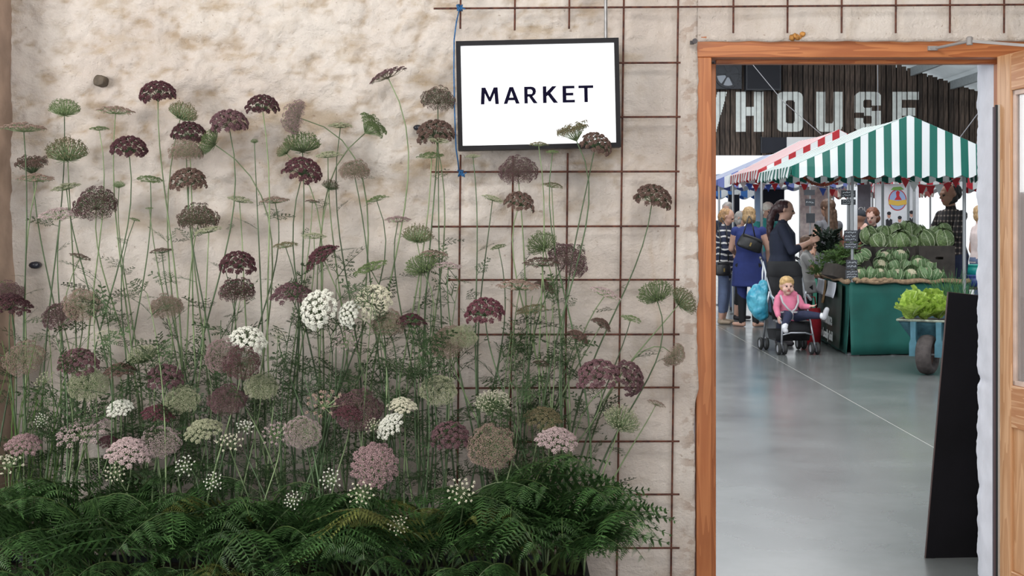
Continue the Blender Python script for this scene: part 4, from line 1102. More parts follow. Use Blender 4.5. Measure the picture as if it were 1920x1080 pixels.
slab('joint_filler', [(ja.x - g, 4.905), (ja.x + g, 4.905), (jb.x + g, 28.6), (jb.x - g, 28.6)], -.12, -.0015, mat('joint_sealant', (.36, .36, .32), .5))
struct(MB().box((.8, 45, -.16), (120, 33, .2)).build('ground_outside', mat('pale_yard', (.62, .62, .6), .9, var=.1, scale=.5)))

# far wall: dark battens above, white sheeting and openings below
YA = 28.0
far = struct(empty('wall_far', (4, YA, 0)))
zb = P(0, 291, YA).z
roofz = lambda x: 4.86 - .338 * (x - 8.66)
BAT = mat('dark_batten', (.055, .039, .030), .8, var=.4, scale=5, col2=(.115, .082, .062), objvar=.45, stretch=(6, 6, .7))
BACKB = mat('batten_shadow_board', (.012, .009, .008), .9)
pitch = 9.75 * YA / F
NBAT = 83
bx0 = P(1302 - 20 * 9.75, 0, YA).x
MB().poly([(bx0 - 4, zb), (10.9 - 4, zb), (10.9 - 4, roofz(10.9)), (bx0 - 4, roofz(bx0) if bx0 > 3 else 6.8)], .06, .12).build('backing_board', BACKB, far)
bats = []
for k in range(NBAT):
    x0 = bx0 + k * pitch; w = pitch * (.86 if k % 2 else .80); yo = .0 if k % 2 else .022
    bats.append((x0, x0 + w, YA + yo)); bats.append((x0 + w, x0 + pitch, YA + .058))
    z1 = min(6.9, roofz(x0 + w) - .02)
    o = MB().box((0, 0, 0), (w, .035, z1 - zb)).build('batten', BAT, far, loc=(x0 + w / 2 - 4, yo + .0175, (z1 + zb) / 2))
# painted letters following the battens
def rr(x, z, w, h, r):
    dx = max(abs(x - w / 2) - (w / 2 - r), 0); dz = max(abs(z - h / 2) - (h / 2 - r), 0)
    return abs(x - w / 2) <= w / 2 and abs(z - h / 2) <= h / 2 and dx * dx + dz * dz <= r * r
def letter(ch):
    t = .235
    def f(x, z):      # x in 0..0.68, z in 0..1
        w = .68
        if not (0 <= x <= w and 0 <= z <= 1): return False
        if ch == 'H': return x < t or x > w - t or .40 < z < .62
        if ch == 'O': return rr(x, z, w, 1, .17) and not rr(x - t, z - .21, w - 2 * t, .58, .05)
        if ch == 'U': return (rr(x, z, w, 1.3, .17)) and not (rr(x - t, z - .21, w - 2 * t, 1.3, .05))
        if ch == 'E': return x < t or z > .80 or z < .20 or (.40 < z < .60 and x < .60)
        if ch == 'S':
            if not rr(x, z, w, 1, .17): return False
            if z > .5 and rr(x - t, z - .60, w - t * 2, .20, .04): return False
            if z <= .5 and rr(x - t, z - .20, w - t * 2, .20, .04): return False
            if x > w - t - .01 and .52 < z < .66: return False
            if x < t + .01 and .34 < z < .48: return False
            return .0 <= z <= 1
        return False
    return f
LW = mat('weathered_white_paint', (.80, .84, .79), .7, var=.08, scale=8)
lets = empty('painted_lettering', (P(1530, 0, YA).x, YA - .02, P(0, 247, YA).z), 0, 'large pale block letters painted across the dark battens, ending in HOUSE', 'lettering')
lh = 75 * YA / F
def paint(ch, px0, px1):
    x0, x1 = P(px0, 0, YA).x, P(px1, 0, YA).x
    f = letter(ch) if ch != 'W' else None
    mb = MB(); nz_ = 90
    for (b0, b1, y) in bats:
        for s in range(6):
            a = b0 + (b1 - b0) * s / 6; b2 = b0 + (b1 - b0) * (s + 1) / 6; xm = (a + b2) / 2
            if xm < x0 - .01 or xm > x1 + .01: continue
            run = None
            for j in range(nz_ + 1):
                z = (j + .5) / nz_
                if ch == 'W':
                    u = (xm - x0) / (x1 - x0)     # right arm of the W, leaning
                    ins = j < nz_ and .50 + .28 * z < u < .74 + .28 * z or (j < nz_ and .22 - .28 * z + .02 < u < .46 - .28 * z + .02) or (j < nz_ and z < .62 and abs(u - .5) < .26 * (1 - z) and abs(u - .5) > .22 * (1 - z) - .12)
                else: ins = j < nz_ and f((xm - x0) / (x1 - x0) * .68, z)
                if ins and run is None: run = j
                if not ins and run is not None:
                    za, zb_ = run / nz_ * lh, j / nz_ * lh; run = None
                    yy = y - .003 - lets.location.y
                    mb.add([(a - lets.location.x, yy, za), (b2 - lets.location.x, yy, za), (b2 - lets.location.x, yy, zb_), (a - lets.location.x, yy, zb_)], [(0, 1, 2, 3)])
    if mb.v:
        o = mb.build('letter', LW, lets)
for ch, a, b2 in (('W', 1288, 1362), ('H', 1380, 1432), ('O', 1456, 1507), ('U', 1530, 1580), ('S', 1602, 1653), ('E', 1674, 1722)): paint(ch, a, b2)
# white sheeted lower wall with a gap to daylight
SHEET = mat('white_sheeting', (.86, .87, .88), .6, var=.03)
zl = zb
for (x0, x1, z0, z1) in ((-8, 2.4, 0, zl), (10.5, 13, 0, zl), (-8, bx0, zl, 6.9)):
    MB().box(((x0 + x1) / 2 - 4, .08, (z0 + z1) / 2), (x1 - x0, .06, z1 - z0)).build('sheet_panel', SHEET, far)
# fan, dark loudspeaker box, dark opening, white board on the far wall
fan = empty('wall_fan', P(1365, 140, YA - .12), 0, 'dark round ventilation fan in a square box, high on the batten wall', 'fan')
DKG = mat('dark_grey_metal', (.025, .028, .035), .5, var=.2)
MB().box((0, .06, 0), (.60, .10, .62)).build('housing', DKG, fan)
mb = MB(); 
for k in range(24):
    a = 2 * math.pi * k / 24; b2 = 2 * math.pi * (k + 1) / 24
    mb.bar((.27 * math.cos(a), 0, .27 * math.sin(a)), (.27 * math.cos(b2), 0, .27 * math.sin(b2)), .05, .03, up=(0, 1, 0))
mb.build('ring', DKG, fan)
GREYP = mat('fan_blade_grey', (.35, .38, .42), .5)
for k in range(6):
    a = math.radians(60 * k + 30); d = .42
    mb = MB().poly([(.05 * math.cos(a - .3), .05 * math.sin(a - .3)), (.25 * math.cos(a - d), .25 * math.sin(a - d)), (.26 * math.cos(a), .26 * math.sin(a)), (.25 * math.cos(a + d), .25 * math.sin(a + d)), (.05 * math.cos(a + .3), .05 * math.sin(a + .3))], -.005, .005)
    o = mb.build('fan_blade', GREYP if k in (4, 3) else DKG, fan); o.rotation_euler = (0, 0, 0)
MB().tube([(0, -.03, 0), (0, .03, 0)], .06, 12).build('hub', DKG, fan)
spk = P(1431, 143, YA - .2)
s_ = empty('loudspeaker', spk, 0, 'black rectangular box hung on the batten wall right of the fan', 'loudspeaker')
MB().box((0, .08, 0), (.76, .24, .60)).build('cabinet', DKG, s_); MB().box((0, -.045, 0), (.70, .012, .54)).build('grille', mat('speaker_grille', (.018, .019, .024), .8), s_)
op = P(1452, 272, YA - .03)
o_ = empty('dark_vent', op, 0, 'dark rectangular opening low in the batten wall under the letters', 'vent')
MB().box((0, .02, 0), (.56, .02, .34)).build('opening', mat('dark_blue_black', (.010, .012, .022), .6), o_)
for s in (-1, 1): MB().box((s * .285, .005, 0), (.03, .05, .36)).build('vent_frame', DKG, o_)
wb = P(1518, 273, YA - .06)
MBW = MB().box((0, 0, 0), (1.0, .04, .37))
o = MBW.build('white_board', mat('bright_white_board', (.9, .9, .9), .5), loc=wb); o.modifiers.new('bevel', 'BEVEL').width = .01
tag(o, 'plain white board on the far wall under the letter U', 'board')

# roof: pale sheets falling to the right, grey purlins
ROOFM = mat('white_roof_sheet', (.78, .81, .82), .6, var=.06, scale=2, trans=.5)
rx0, rx1 = 2.2, 12.6
roof = struct(empty('ceiling_hall', (7, 16, 4)))
for k in range(10):
    a = rx0 + (rx1 - rx0) * k / 10; b2 = rx0 + (rx1 - rx0) * (k + 1) / 10 - .006
    vs = [(a - 7, -10.9, roofz(a) - 4), (b2 - 7, -10.9, roofz(b2) - 4), (b2 - 7, 12.6, roofz(b2) - 4), (a - 7, 12.6, roofz(a) - 4)]
    vs += [(x, y, z + .05) for x, y, z in vs]
    MB().add(vs, [(0, 1, 2, 3), (7, 6, 5, 4), (0, 4, 5, 1), (1, 5, 6, 2), (2, 6, 7, 3), (3, 7, 4, 0)]).build('roof_sheet', ROOFM, roof)
vs = [(-12 - 7, -10.9, 2.2), (rx0 - 7, -10.9, roofz(rx0) - 4), (rx0 - 7, 12.6, roofz(rx0) - 4), (-12 - 7, 12.6, 2.2)]
MB().add(vs + [(x, y, z + .05) for x, y, z in vs], [(0, 1, 2, 3), (7, 6, 5, 4), (0, 4, 5, 1), (1, 5, 6, 2), (2, 6, 7, 3), (3, 7, 4, 0)]).build('roof_sheet', ROOFM, roof)
PUR = mat('grey_purlin', (.42, .46, .47), .6, var=.1)
for x in (4.7, 6.0, 7.3, 8.75, 9.62, 10.5, 11.4):
    MB().box((x - 7, 1, roofz(x) - 4 - .10), (.07, 23, .18)).build('purlin', PUR, roof)
struct(MB().box((13.2, 16.5, 2.4), (.1, 24, 4.9)).build('wall_hall_right', SHEET))
struct(MB().box((-12, 16.5, 3.2), (.1, 24, 6.4)).build('wall_hall_left', SHEET))

def cable(pts, r, lab):
    a = Vector(pts[0]); tag(MB().tube([Vector(p) - a for p in pts], r, 5).build('stay_cable', mat('dull_cable', (.16, .16, .17), .7), loc=a), lab, 'cable')
cable([P(1290, -27, 25), P(1398, 105, 22), P(1468, 190, 20), P(1540, 252, 18.6)], .006, 'thin diagonal cable crossing the letters H and O')
cable([(4.03, 14.2, 6.40), (4.05, 14.2, 4.0), (4.066, 14.22, 2.50)], .0055, 'thin upright cable hanging in front of the letter S')
cable([(6.98, 13.3, 5.42), (4.60, 13.15, 2.285)], .005, 'thin cable slanting down to the green striped canopy')

# ------------------------------------------------------------------ striped gable canopies
def canopy(name, label, px_l, px_apex, Y, y_eave, y_apex, depth, ca, cb, pitch, poles=True, npole_front=(0, 1), val=.14, cover=.0):
    """gable tent, gable end towards the viewer"""
    s = F / Y
    xl = (px_l - 960) / s; xa = (px_apex - 960) / s; hw = xa - xl
    ze = CZ + (HY - y_eave) / s; za = CZ + (HY - y_apex) / s
    root = empty(name, (xa, Y, 0), 0, label, 'canopy')
    m = stripe_mat(name + '_cloth', ca, cb, pitch, 0, .5, .45, .35)
    def cloth(nm, verts, uvs, faces):
        me = bpy.data.meshes.new(nm); me.from_pydata(verts, [], faces); me.materials.append(m)
        u = me.uv_layers.new(name='UVMap')
        for p in me.polygons:
            for li, vi in zip(p.loop_indices, p.vertices): u.data[li].uv = uvs[vi]
        me.update(); o = link(nm, me, root); so = o.modifiers.new('thickness', 'SOLIDIFY'); so.thickness = .006; so.offset = 0
        return o
    n = 64
    # gable end with scalloped hem
    vs, uv, fs = [], [], []
    for i in range(n + 1):
        x = -hw + 2 * hw * i / n
        zt = ze + (za - ze) * (1 - abs(x) / hw)
        ph = (x + hw) / pitch
        zb_ = ze - val * .72 - val * .28 * abs(math.sin(math.pi * ph * 1.0))
        wob = .012 * math.sin(x * 9) * (1 if abs(x) < hw * .98 else 0)
        for (z, k) in ((zt, 0), ((zt + ze) / 2, .5), (ze, 1), (zb_, 1.4)):
            vs.append((x, -.01 * k + wob * k, z)); uv.append((x + hw + 10 * pitch, z))
    for i in range(n):
        for k in range(3): fs.append((i * 4 + k, i * 4 + k + 1, (i + 1) * 4 + k + 1, (i + 1) * 4 + k))
    cloth('gable_end', vs, uv, fs)
    vs2 = [(x, depth - y, z) for x, y, z in vs]
    cloth('gable_end', vs2, uv, [tuple(reversed(q)) for q in fs])
    for sgn, nm in ((-1, 'roof_slope'), (1, 'roof_slope')):
        vs, uv, fs = [], [], []
        nd = 40
        for i in range(nd + 1):
            y = depth * i / nd
            sag = .035 * math.sin(math.pi * i / nd)
            ph = y / pitch
            hem = ze - val * .72 - val * .28 * abs(math.sin(math.pi * ph))
            for (x, z) in ((0, za - sag * .6), (sgn * hw * .5, (za + ze) / 2 - sag), (sgn * hw, ze), (sgn * (hw + .015 + .012 * math.sin(y * 8)), hem)):
                vs.append((x, y, z)); uv.append((y + 10 * pitch, x))
        for i in range(nd):
            for k in range(3): fs.append((i * 4 + k, (i + 1) * 4 + k, (i + 1) * 4 + k + 1, i * 4 + k + 1))
        if sgn < 0: fs = [tuple(reversed(q)) for q in fs]
        cloth(nm, vs, uv, fs)
    for (x, y) in () if not poles else ((-hw + .04, .06), (hw - .04, .06), (-hw + .04, depth - .06), (hw - .04, depth - .06)):
        MB().tube([(x, y, 0), (x, y, ze - .02)], .019, 8).build('post', POLE, root)
        MB().box((x, y, .012), (.10, .10, .02)).build('foot_plate', POLE, root)
    MB().tube([(0, .03, za - .04), (0, depth - .03, za - .04)], .016, 6).build('ridge_bar', POLE, root)
    for y in (.05, depth - .05):
        MB().tube([(-hw + .04, y, ze - .03), (hw - .04, y, ze - .03)], .014, 6).build('cross_bar', POLE, root)
    return root
WHT = (.86, .88, .88)
canopy('green_stall_canopy', 'green and white striped stall canopy with scalloped edge over the vegetables', 1484, 1705, 13.1, 312, 216, 1.7, (.005, .155, .115), WHT, .157, val=.12, poles=False)
canopy('red_stall_canopy', 'red and white striped canopy directly behind the green one', 1424, 1573, 17.6, 318, 243, 2.4, (.55, .02, .03), WHT, .2, val=.14)
canopy('blue_stall_canopy', 'blue and white striped canopy behind the red one', 1345, 1480, 22.0, 337, 279, 2.2, (.22, .27, .6), WHT, .24, val=.14)
canopy('far_blue_canopy', 'blue and white striped awning low at the back left', 1290, 1372, 25.2, 352, 320, 1.8, (.08, .25, .62), WHT, .26, val=.20)
canopy('far_red_canopy', 'red and white striped canopy at the back, right of the bearded man', 1712, 1835, 19.5, 336, 270, 2.4, (.6, .03, .05), WHT, .2, val=.16)
canopy('pink_stall_canopy', 'pale red striped canopy at the back behind the bunting', 1560, 1655, 24.8, 345, 300, 2.2, (.55, .16, .14), (.8, .74, .66), .2, val=.26)

# ------------------------------------------------------------------ bunting and bead garland
def bunting(p0, p1, sag, n, cols, label, size=.12):
    p0 = Vector(p0); p1 = Vector(p1)
    root = empty('bunting', p0, 0, label, 'bunting')
    pts = [(p1 - p0) * t + Vector((0, 0, -sag * 4 * t * (1 - t))) for t in [i / 16 for i in range(17)]]
    MB().tube(pts, .004, 4).build('string', WHITE, root)
    d = (p1 - p0).normalized()
    for k in range(n):
        t = (k + .5) / n; c = (p1 - p0) * t + Vector((0, 0, -sag * 4 * t * (1 - t)))
        mb = MB(); w = size * .48
        vs = [c - d * w, c + d * w, c + Vector((0, 0, -size))]
        vs2 = [v + Vector((0, .003, 0)) for v in vs]
        mb.add(vs + vs2, [(0, 2, 1), (3, 4, 5), (0, 1, 4, 3), (1, 2, 5, 4), (2, 0, 3, 5)])
        mb.build('pennant', cols[k % len(cols)], root)
CR, CW_, CB_ = mat('pennant_red', (.55, .03, .04), .7), mat('pennant_white', (.8, .8, .8), .7), mat('pennant_blue', (.05, .12, .5), .7)
bunting(P(1376, 334, 19.94), P(1482, 334, 19.94), .10, 9, (CR, CW_, CB_), 'red white and blue bunting strung above the women at left')
bunting(P(1500, 342, 18.8), P(1690, 332, 18.8), .14, 11, (CR, CW_, CB_), 'red white and blue bunting strung behind the green canopy poles')
bunting(P(1690, 328, 14.76), P(1800, 328, 14.76), .12, 7, (CR, CW_, CR), 'red and white bunting above the bearded man')
def garland(p0, p1, sag, n, label):
    p0 = Vector(p0); p1 = Vector(p1); root = empty('bead_garland', p0, 0, label, 'garland')
    me = MB().ellipsoid((0, 0, 0), (.016, .016, .02), 8, 6).mesh('bead', mat('bead_red_brown', (.26, .05, .02), .35, var=.3, objvar=.4), True)
    pos = lambda t: (p1 - p0) * t + Vector((0, 0, -sag * 4 * t * (1 - t)))
    MB().tube([pos(i / 16) for i in range(17)], .003, 4).build('string', BLACK, root)
    for k in range(n): link('bead', me, root, loc=pos((k + .5) / n))
garland(P(1503, 329, 14.74), P(1580, 329, 14.74), .11, 20, 'red-brown bead garland sagging under the green canopy, left span')
garland(P(1600, 329, 14.74), P(1655, 329, 14.74), .03, 14, 'red-brown bead garland under the green canopy, right span')

# ------------------------------------------------------------------ backdrop panels and banners at the back stalls
def panel(name, px0, px1, py0, py1, Y, m, label, cat, thick=.03, zfloor=False):
    a = P(px0, py1, Y); b2 = P(px1, py0, Y)
    z0 = 0 if zfloor else a.z
    root = empty(name, ((a.x + b2.x) / 2, Y, z0), 0, label, cat)
    MB().box((0, 0, (b2.z - z0) / 2), (b2.x - a.x, thick, b2.z - z0)).build('sheet', m, root)
    for s in (-1, 1): MB().tube([(s * (b2.x - a.x) / 2, .02, 0), (s * (b2.x - a.x) / 2, .02, b2.z - z0 + .02)], .012, 6).build('edge_pole', POLE, root)
    return root
PW = mat('banner_white', (.78, .79, .82), .6, var=.03)
bn = panel('logo_banner', 1642, 1722, 345, 480, 18.0, PW, 'white pull-up banner with a round red, blue and yellow emblem', 'banner', zfloor=True)
s18 = 18.0 / F
def disc(mb, cx, cz, rx, rz, y, n=24, mi=0):
    mb.poly([(cx + rx * math.cos(2 * math.pi * k / n), cz + rz * math.sin(2 * math.pi * k / n)) for k in range(n)], y - .002, y, mi)
zc = P(0, 375, 18).z; ox = P(1682, 0, 18).x - bn.location.x
ER, EB, EY, EG, EK = mat('emblem_red', (.55, .02, .03), .6), mat('emblem_blue', (.36, .47, .72), .6), mat('emblem_yellow', (.75, .48, .08), .6), mat('emblem_green', (.2, .4, .08), .6), mat('print_black', (.02, .02, .025), .6)
SKINP = mat('printed_skin', (.6, .33, .25), .6)
e = MB(); disc(e, ox, zc, 17 * s18, 20 * s18, -.018); e.build('emblem_ring', ER, bn)
e = MB(); disc(e, ox, zc, 15.3 * s18, 18.3 * s18, -.021); e.build('emblem_field', EB, bn)
e = MB(); e.poly([(ox + x * s18, zc + z * s18) for x, z in ((-6, 0), (-2, 6), (-3, 14), (0, 18), (4, 15), (3, 8), (8, 0))], -.026, -.023); e.build('emblem_figure', ER, bn)
e = MB(); e.poly([(ox + x * s18, zc + z * s18) for x, z in ((-17, -8), (-16, 1), (0, -2), (16, 1), (17, -8), (0, -11))], -.030, -.027); e.build('emblem_ribbon', EY, bn)
e = MB(); e.poly([(ox + x * s18, zc + z * s18) for x, z in ((-13, 19), (-8, 24), (6, 25), (12, 20), (0, 18))], -.030, -.027); e.build('emblem_crest', EG, bn)
for (px, py, suit) in ((1666, 404, 1), (1686, 412, 0), (1708, 402, 1)):
    x = P(px, 0, 18).x - bn.location.x; z = P(0, py, 18).z
    e = MB(); disc(e, x, z, 3.2 * s18, 5.5 * s18, -.020, 14); e.build('printed_face', SKINP, bn)
    e = MB(); disc(e, x, z + 4 * s18, 3.8 * s18, 3.4 * s18, -.024, 12); e.build('printed_hair', EK, bn)
    e = MB(); e.poly([(x + a * s18, z + b2 * s18) for a, b2 in ((-6, -8), (-2, -6), (0, -10), (2, -6), (6, -8), (6, -22), (-6, -22))], -.026, -.023); e.build('printed_suit', EK, bn)
panel('grey_banner', 1606, 1632, 346, 470, 18.6, mat('banner_grey', (.17, .165, .19), .7, var=.1), 'dark grey pull-up banner with small white lettering', 'banner', zfloor=True)
me = text_mesh('COLA', .10, 'banner_letters', .001); me.materials.append(WHITE)
gb = [o for o in bpy.data.objects if o.name.startswith('grey_banner')][0]
link('lettering', me, gb, mw=Matrix.Translation((-.02, -.02, P(0, 393, 18.6).z)) @ Matrix.Rotation(math.pi / 2, 4, 'X'))
panel('pink_print_screen', 1500, 1550, 350, 520, 20.0, mat('pink_print', (.62, .5, .5), .7, var=.25, scale=14, col2=(.75, .66, .62)), 'pale pink patterned screen behind the ponytailed woman', 'screen', zfloor=True)
panel('white_post_screen', 1590, 1607, 350, 520, 17.2, PW, 'narrow white screen behind the price signs', 'screen', zfloor=True)
panel('black_cloth_screen', 1428, 1470, 355, 520, 23.8, mat('black_cloth', (.016, .017, .024), .9), 'black cloth screen behind the white-haired visitor', 'screen', zfloor=True)
panel('blue_cloth_screen', 1416, 1428, 352, 520, 22.5, mat('blue_grey_cloth', (.22, .3, .42), .8), 'narrow blue-grey cloth hanging left of the white-haired visitor', 'screen', zfloor=True)
panel('dark_rail_screen', 1366, 1386, 365, 480, 24.5, mat('dark_clothes_cloth', (.02, .022, .035), .9), 'dark hanging cloth behind the striped-top woman', 'screen', zfloor=True)
# ------------------------------------------------------------------ the green vegetable stall
A = Vector((3.587, 13.60, 0)); B = Vector((4.93, 13.82, 0)); D = Vector((3.80, 16.05, 0)); C = Vector((4.80, 16.15, 0))
TH = .775
GREENC = mat('green_stall_cloth', (.004, .085, .068), .75, var=.18, scale=3, bump=.25, bscale=5)
GREENL = mat('lighter_green_cloth', (.012, .16, .10), .75, var=.15, scale=3)
BANNER = mat('dark_green_banner', (.012, .035, .022), .5, var=.25, scale=4)
stall = empty('vegetable_stall', (A + B + C + D) / 4, 0, 'vegetable stall table draped in dark green cloth', 'market stall')
O_ = stall.location.copy()
def drape(name, p, q, z0, z1, m, amp=.012, off=0.0, n=36, folds=5):
    p = Vector(p) - O_; q = Vector(q) - O_; d = q - p; nn = Vector((d.y, -d.x, 0)).normalized()
    mb = MB(); vs = []; R = 6
    for i in range(n + 1):
        t = i / n
        for j in range(R + 1):
            k = j / R
            w = amp * k * (math.sin(t * folds * 6.28 + .7) + .6 * math.sin(t * folds * 2.3 * 6.28 + k)) + .03 * k * k
            v = p + d * t + nn * (w + off); v.z = z1 + (z0 - z1) * k; vs.append(v)
    mb.add(vs, [(i * (R + 1) + j, i * (R + 1) + j + 1, (i + 1) * (R + 1) + j + 1, (i + 1) * (R + 1) + j) for i in range(n) for j in range(R)])
    o = mb.build(name, m, stall, smooth=True); so = o.modifiers.new('thickness', 'SOLIDIFY'); so.thickness = .004
    return o
drape('front_cloth', A, B, .012, TH, GREENC, .010, folds=2)
drape('side_cloth', D, A, .012, TH, GREENC, .008, folds=3)
drape('back_cloth', C, D, .012, TH, GREENC); drape('end_cloth', B, C, .012, TH, GREENC)
tp = [q - O_ for q in (A, B, C, D)]
MB().add([(q.x, q.y, TH - .03) for q in tp] + [(q.x, q.y, TH) for q in tp], [(3, 2, 1, 0), (4, 5, 6, 7)] + [(i, (i + 1) % 4, 4 + (i + 1) % 4, 4 + i) for i in range(4)]).build('table_top', GREENC, stall)
# dark banner with lettering on the side, white papers above it
sd = (A - D).normalized()
nn = Vector((sd.y, -sd.x, 0))
b0 = D + sd * .62; b1 = A - sd * .22
drape('banner', b0, b1, .05, TH - .03, BANNER, .006, .045, folds=2)
drape('light_cloth', D + sd * .0, D + sd * .5, .10, TH - .05, GREENL, .01, .05, folds=2)
LET = mat('banner_lettering', (.55, .58, .57), .6)
rotm = Matrix((sd, Vector((0, 0, 1)), nn)).transposed().to_4x4()   # text x along side, y up, facing out
for txt, size, z, t in (('elBent Produce', .19, .33, .40), ('Grown Locally Sold', .14, .15, .47)):
    me = text_mesh(txt, size, 'banner_text', .001, .004); me.materials.append(LET)
    c = b0 + (b1 - b0) * t + nn * (.088 if z > .3 else .096); c.z = z
    link('banner_lettering', me, stall, mw=Matrix.Translation(c - O_) @ rotm)
for t0, t1 in ((.05, .40), (.52, .86)):
    p = b0 + (b1 - b0) * t0; q = b0 + (b1 - b0) * t1
    drape('paper_sheet', p, q, TH - .19, TH - .02, mat('white_paper', (.62, .63, .68), .7), .004, .07, 10, 1)
drape('brown_tag', b0 + (b1 - b0) * .42, b0 + (b1 - b0) * .50, TH - .28, TH - .02, mat('dry_husk', (.22, .13, .05), .8, var=.4, scale=20), .008, .085, 8, 1)
# rolled hessian edging
HESS = mat('hessian_roll', (.30, .20, .12), .9, var=.3, scale=30, bump=.6, bscale=60)
def hess(p, q, z, r):
    p = Vector(p) - O_; q = Vector(q) - O_
    pts = [p + (q - p) * (i / 20) + Vector((0, 0, z + .008 * math.sin(i * 1.3) + .004 * rnd(-1, 1))) for i in range(21)]
    MB().tube(pts, [r * rnd(.8, 1.15) for _ in pts], 8).build('hessian_edging', HESS, stall, smooth=True)
hess(A + Vector((.06, -.02, 0)), B + Vector((0, -.02, 0)), TH + .012, .026); hess(A + Vector((.03, -.03, 0)), A + (B - A) * .35 + Vector((0, -.03, 0)), TH + .030, .022)
hess(D + Vector((-.03, 0, 0)), A + Vector((-.03, -.05, 0)), TH + .012, .026)
# posts standing at the stall corners carrying price signs
CHALK = mat('slate_board', (.045, .047, .055), .7, var=.2, scale=12)
CHK = mat('chalk_marks', (.62, .66, .7), .9)
def sign_post(px, Y, ztop, label, boards, r=.016):
    b_ = P(px, 0, Y); b_.z = 0
    root = empty('price_sign_post', b_, 0, label, 'sign post')
    MB().tube([(0, 0, 0), (0, 0, ztop)], r, 8).build('post', POLE, root)
    MB().box((0, 0, .01), (.12, .12, .02)).build('foot_plate', POLE, root)
    for (x0, x1, y0, y1, rows) in boards:
        a = P(x0, y1, Y) - b_; b2 = P(x1, y0, Y) - b_; c = (a + b2) / 2
        o = MB().box((0, 0, 0), (b2.x - a.x, .012, b2.z - a.z)).build('slate', CHALK, root, loc=(c.x, -r - .012, c.z))
        w, h = (b2.x - a.x) * .8, (b2.z - a.z)
        mb = MB()
        for rr_ in range(rows):
            zz = h * (.5 - (rr_ + .7) / (rows + .4)); x = -w / 2
            while x < w / 2 - .01:
                l = rnd(.008, .016)
                mb.tube([(x, 0, zz + rnd(-.3, .3) * h / (rows + 1)), (x + l * .5, 0, zz + rnd(-.4, .4) * h / (rows + 1)), (x + l, 0, zz + rnd(-.3, .3) * h / (rows + 1))], .0026, 4)
                x += l + rnd(.003, .008)
        mb.build('chalk_writing', CHK, o, loc=(0, -.008, 0))
    return root
sign_post(1598, 13.72, 2.0, 'grey corner post of the stall carrying dark price slates', [(1581.5, 1606.5, 432, 453, 3), (1581.5, 1606.5, 455, 466, 2), (1585, 1606, 487, 504, 2), (1584, 1607, 506, 522, 3)])
sign_post(1592, 15.6, 2.0, 'grey post farther back carrying two small grey slates', [(1576, 1603, 357, 370, 2), (1576, 1603, 374, 384, 2), (1580, 1590, 333, 342, 1)])
sign_post(1519, 16.6, 1.95, 'thin post with three tilted black cards behind the ponytailed woman', [(1507, 1527, 356, 366, 0), (1509, 1527, 373, 386, 1), (1511, 1527, 400, 418, 0)], .010)
sign_post(1655, 14.9, 2.0, 'pale grey canopy pole behind the cabbages, left of the emblem', [])
sign_post(1703, 15.6, 2.02, 'darker canopy pole standing in front of the emblem banner', [])
sign_post(1808, 13.75, 2.0, 'grey pole in front of the bearded man at the stall corner', [], .020)
sign_post(1554, 15.9, 1.98, 'slim pale pole in front of the long-haired woman', [], .011)

# ------------------------------------------------------------------ crates
CARD = mat('dark_brown_crate', (.055, .045, .038), .8, var=.25, scale=10)
def crate(px0, px1, y_top, y_bot, Y, depth, label, tilt=0.0, hole=None):
    a = P(px0, y_bot, Y); b2 = P(px1, y_top, Y); w, h = b2.x - a.x, b2.z - a.z
    root = empty('vegetable_crate', ((a.x + b2.x) / 2, Y, a.z), .12, label, 'crate')
    root.rotation_euler = (0, tilt, .12)
    t = .012
    if hole:
        hx, hz, hw_, hh = hole
        for (c, d) in (((0, 0, (hz - hh / 2) / 2), (w, t, hz - hh / 2)), ((0, 0, (hz + hh / 2 + h) / 2), (w, t, h - hz - hh / 2)),
                       ((-(w / 2 + (hx - hw_ / 2)) / 2 + (hx - hw_ / 2), 0, hz), (w / 2 + hx - hw_ / 2, t, hh)), (((w / 2 + hx + hw_ / 2) / 2, 0, hz), (w / 2 - hx - hw_ / 2, t, hh))):
            MB().box(c, d).build('front_panel', CARD, root)
    else: MB().box((0, 0, h / 2), (w, t, h)).build('front_panel', CARD, root)
    MB().box((0, depth, h / 2), (w, t, h)).build('back_panel', CARD, root)
    for s in (-1, 1): MB().box((s * (w / 2 - t / 2), depth / 2, h / 2), (t, depth, h)).build('side_panel', CARD, root)
    MB().box((0, depth / 2, t / 2), (w - t, depth, t)).build('base', CARD, root)
    return root
crate(1721, 1792, 461, 521, 14.28, .40, 'dark brown crate with a hand hole at the stall\'s right end', hole=(.03, .22, .09, .03))
crate(1640, 1718, 463, 518, 14.32, .42, 'dark brown crate beside the one with a hand hole')
crate(1600, 1640, 472, 512, 14.15, .40, 'dark brown crate tipped sideways left of the cauliflowers', tilt=-.42)
crate(1560, 1590, 498, 522, 13.95, .35, 'low dark crate under the leafy greens at the stall corner', tilt=.35)

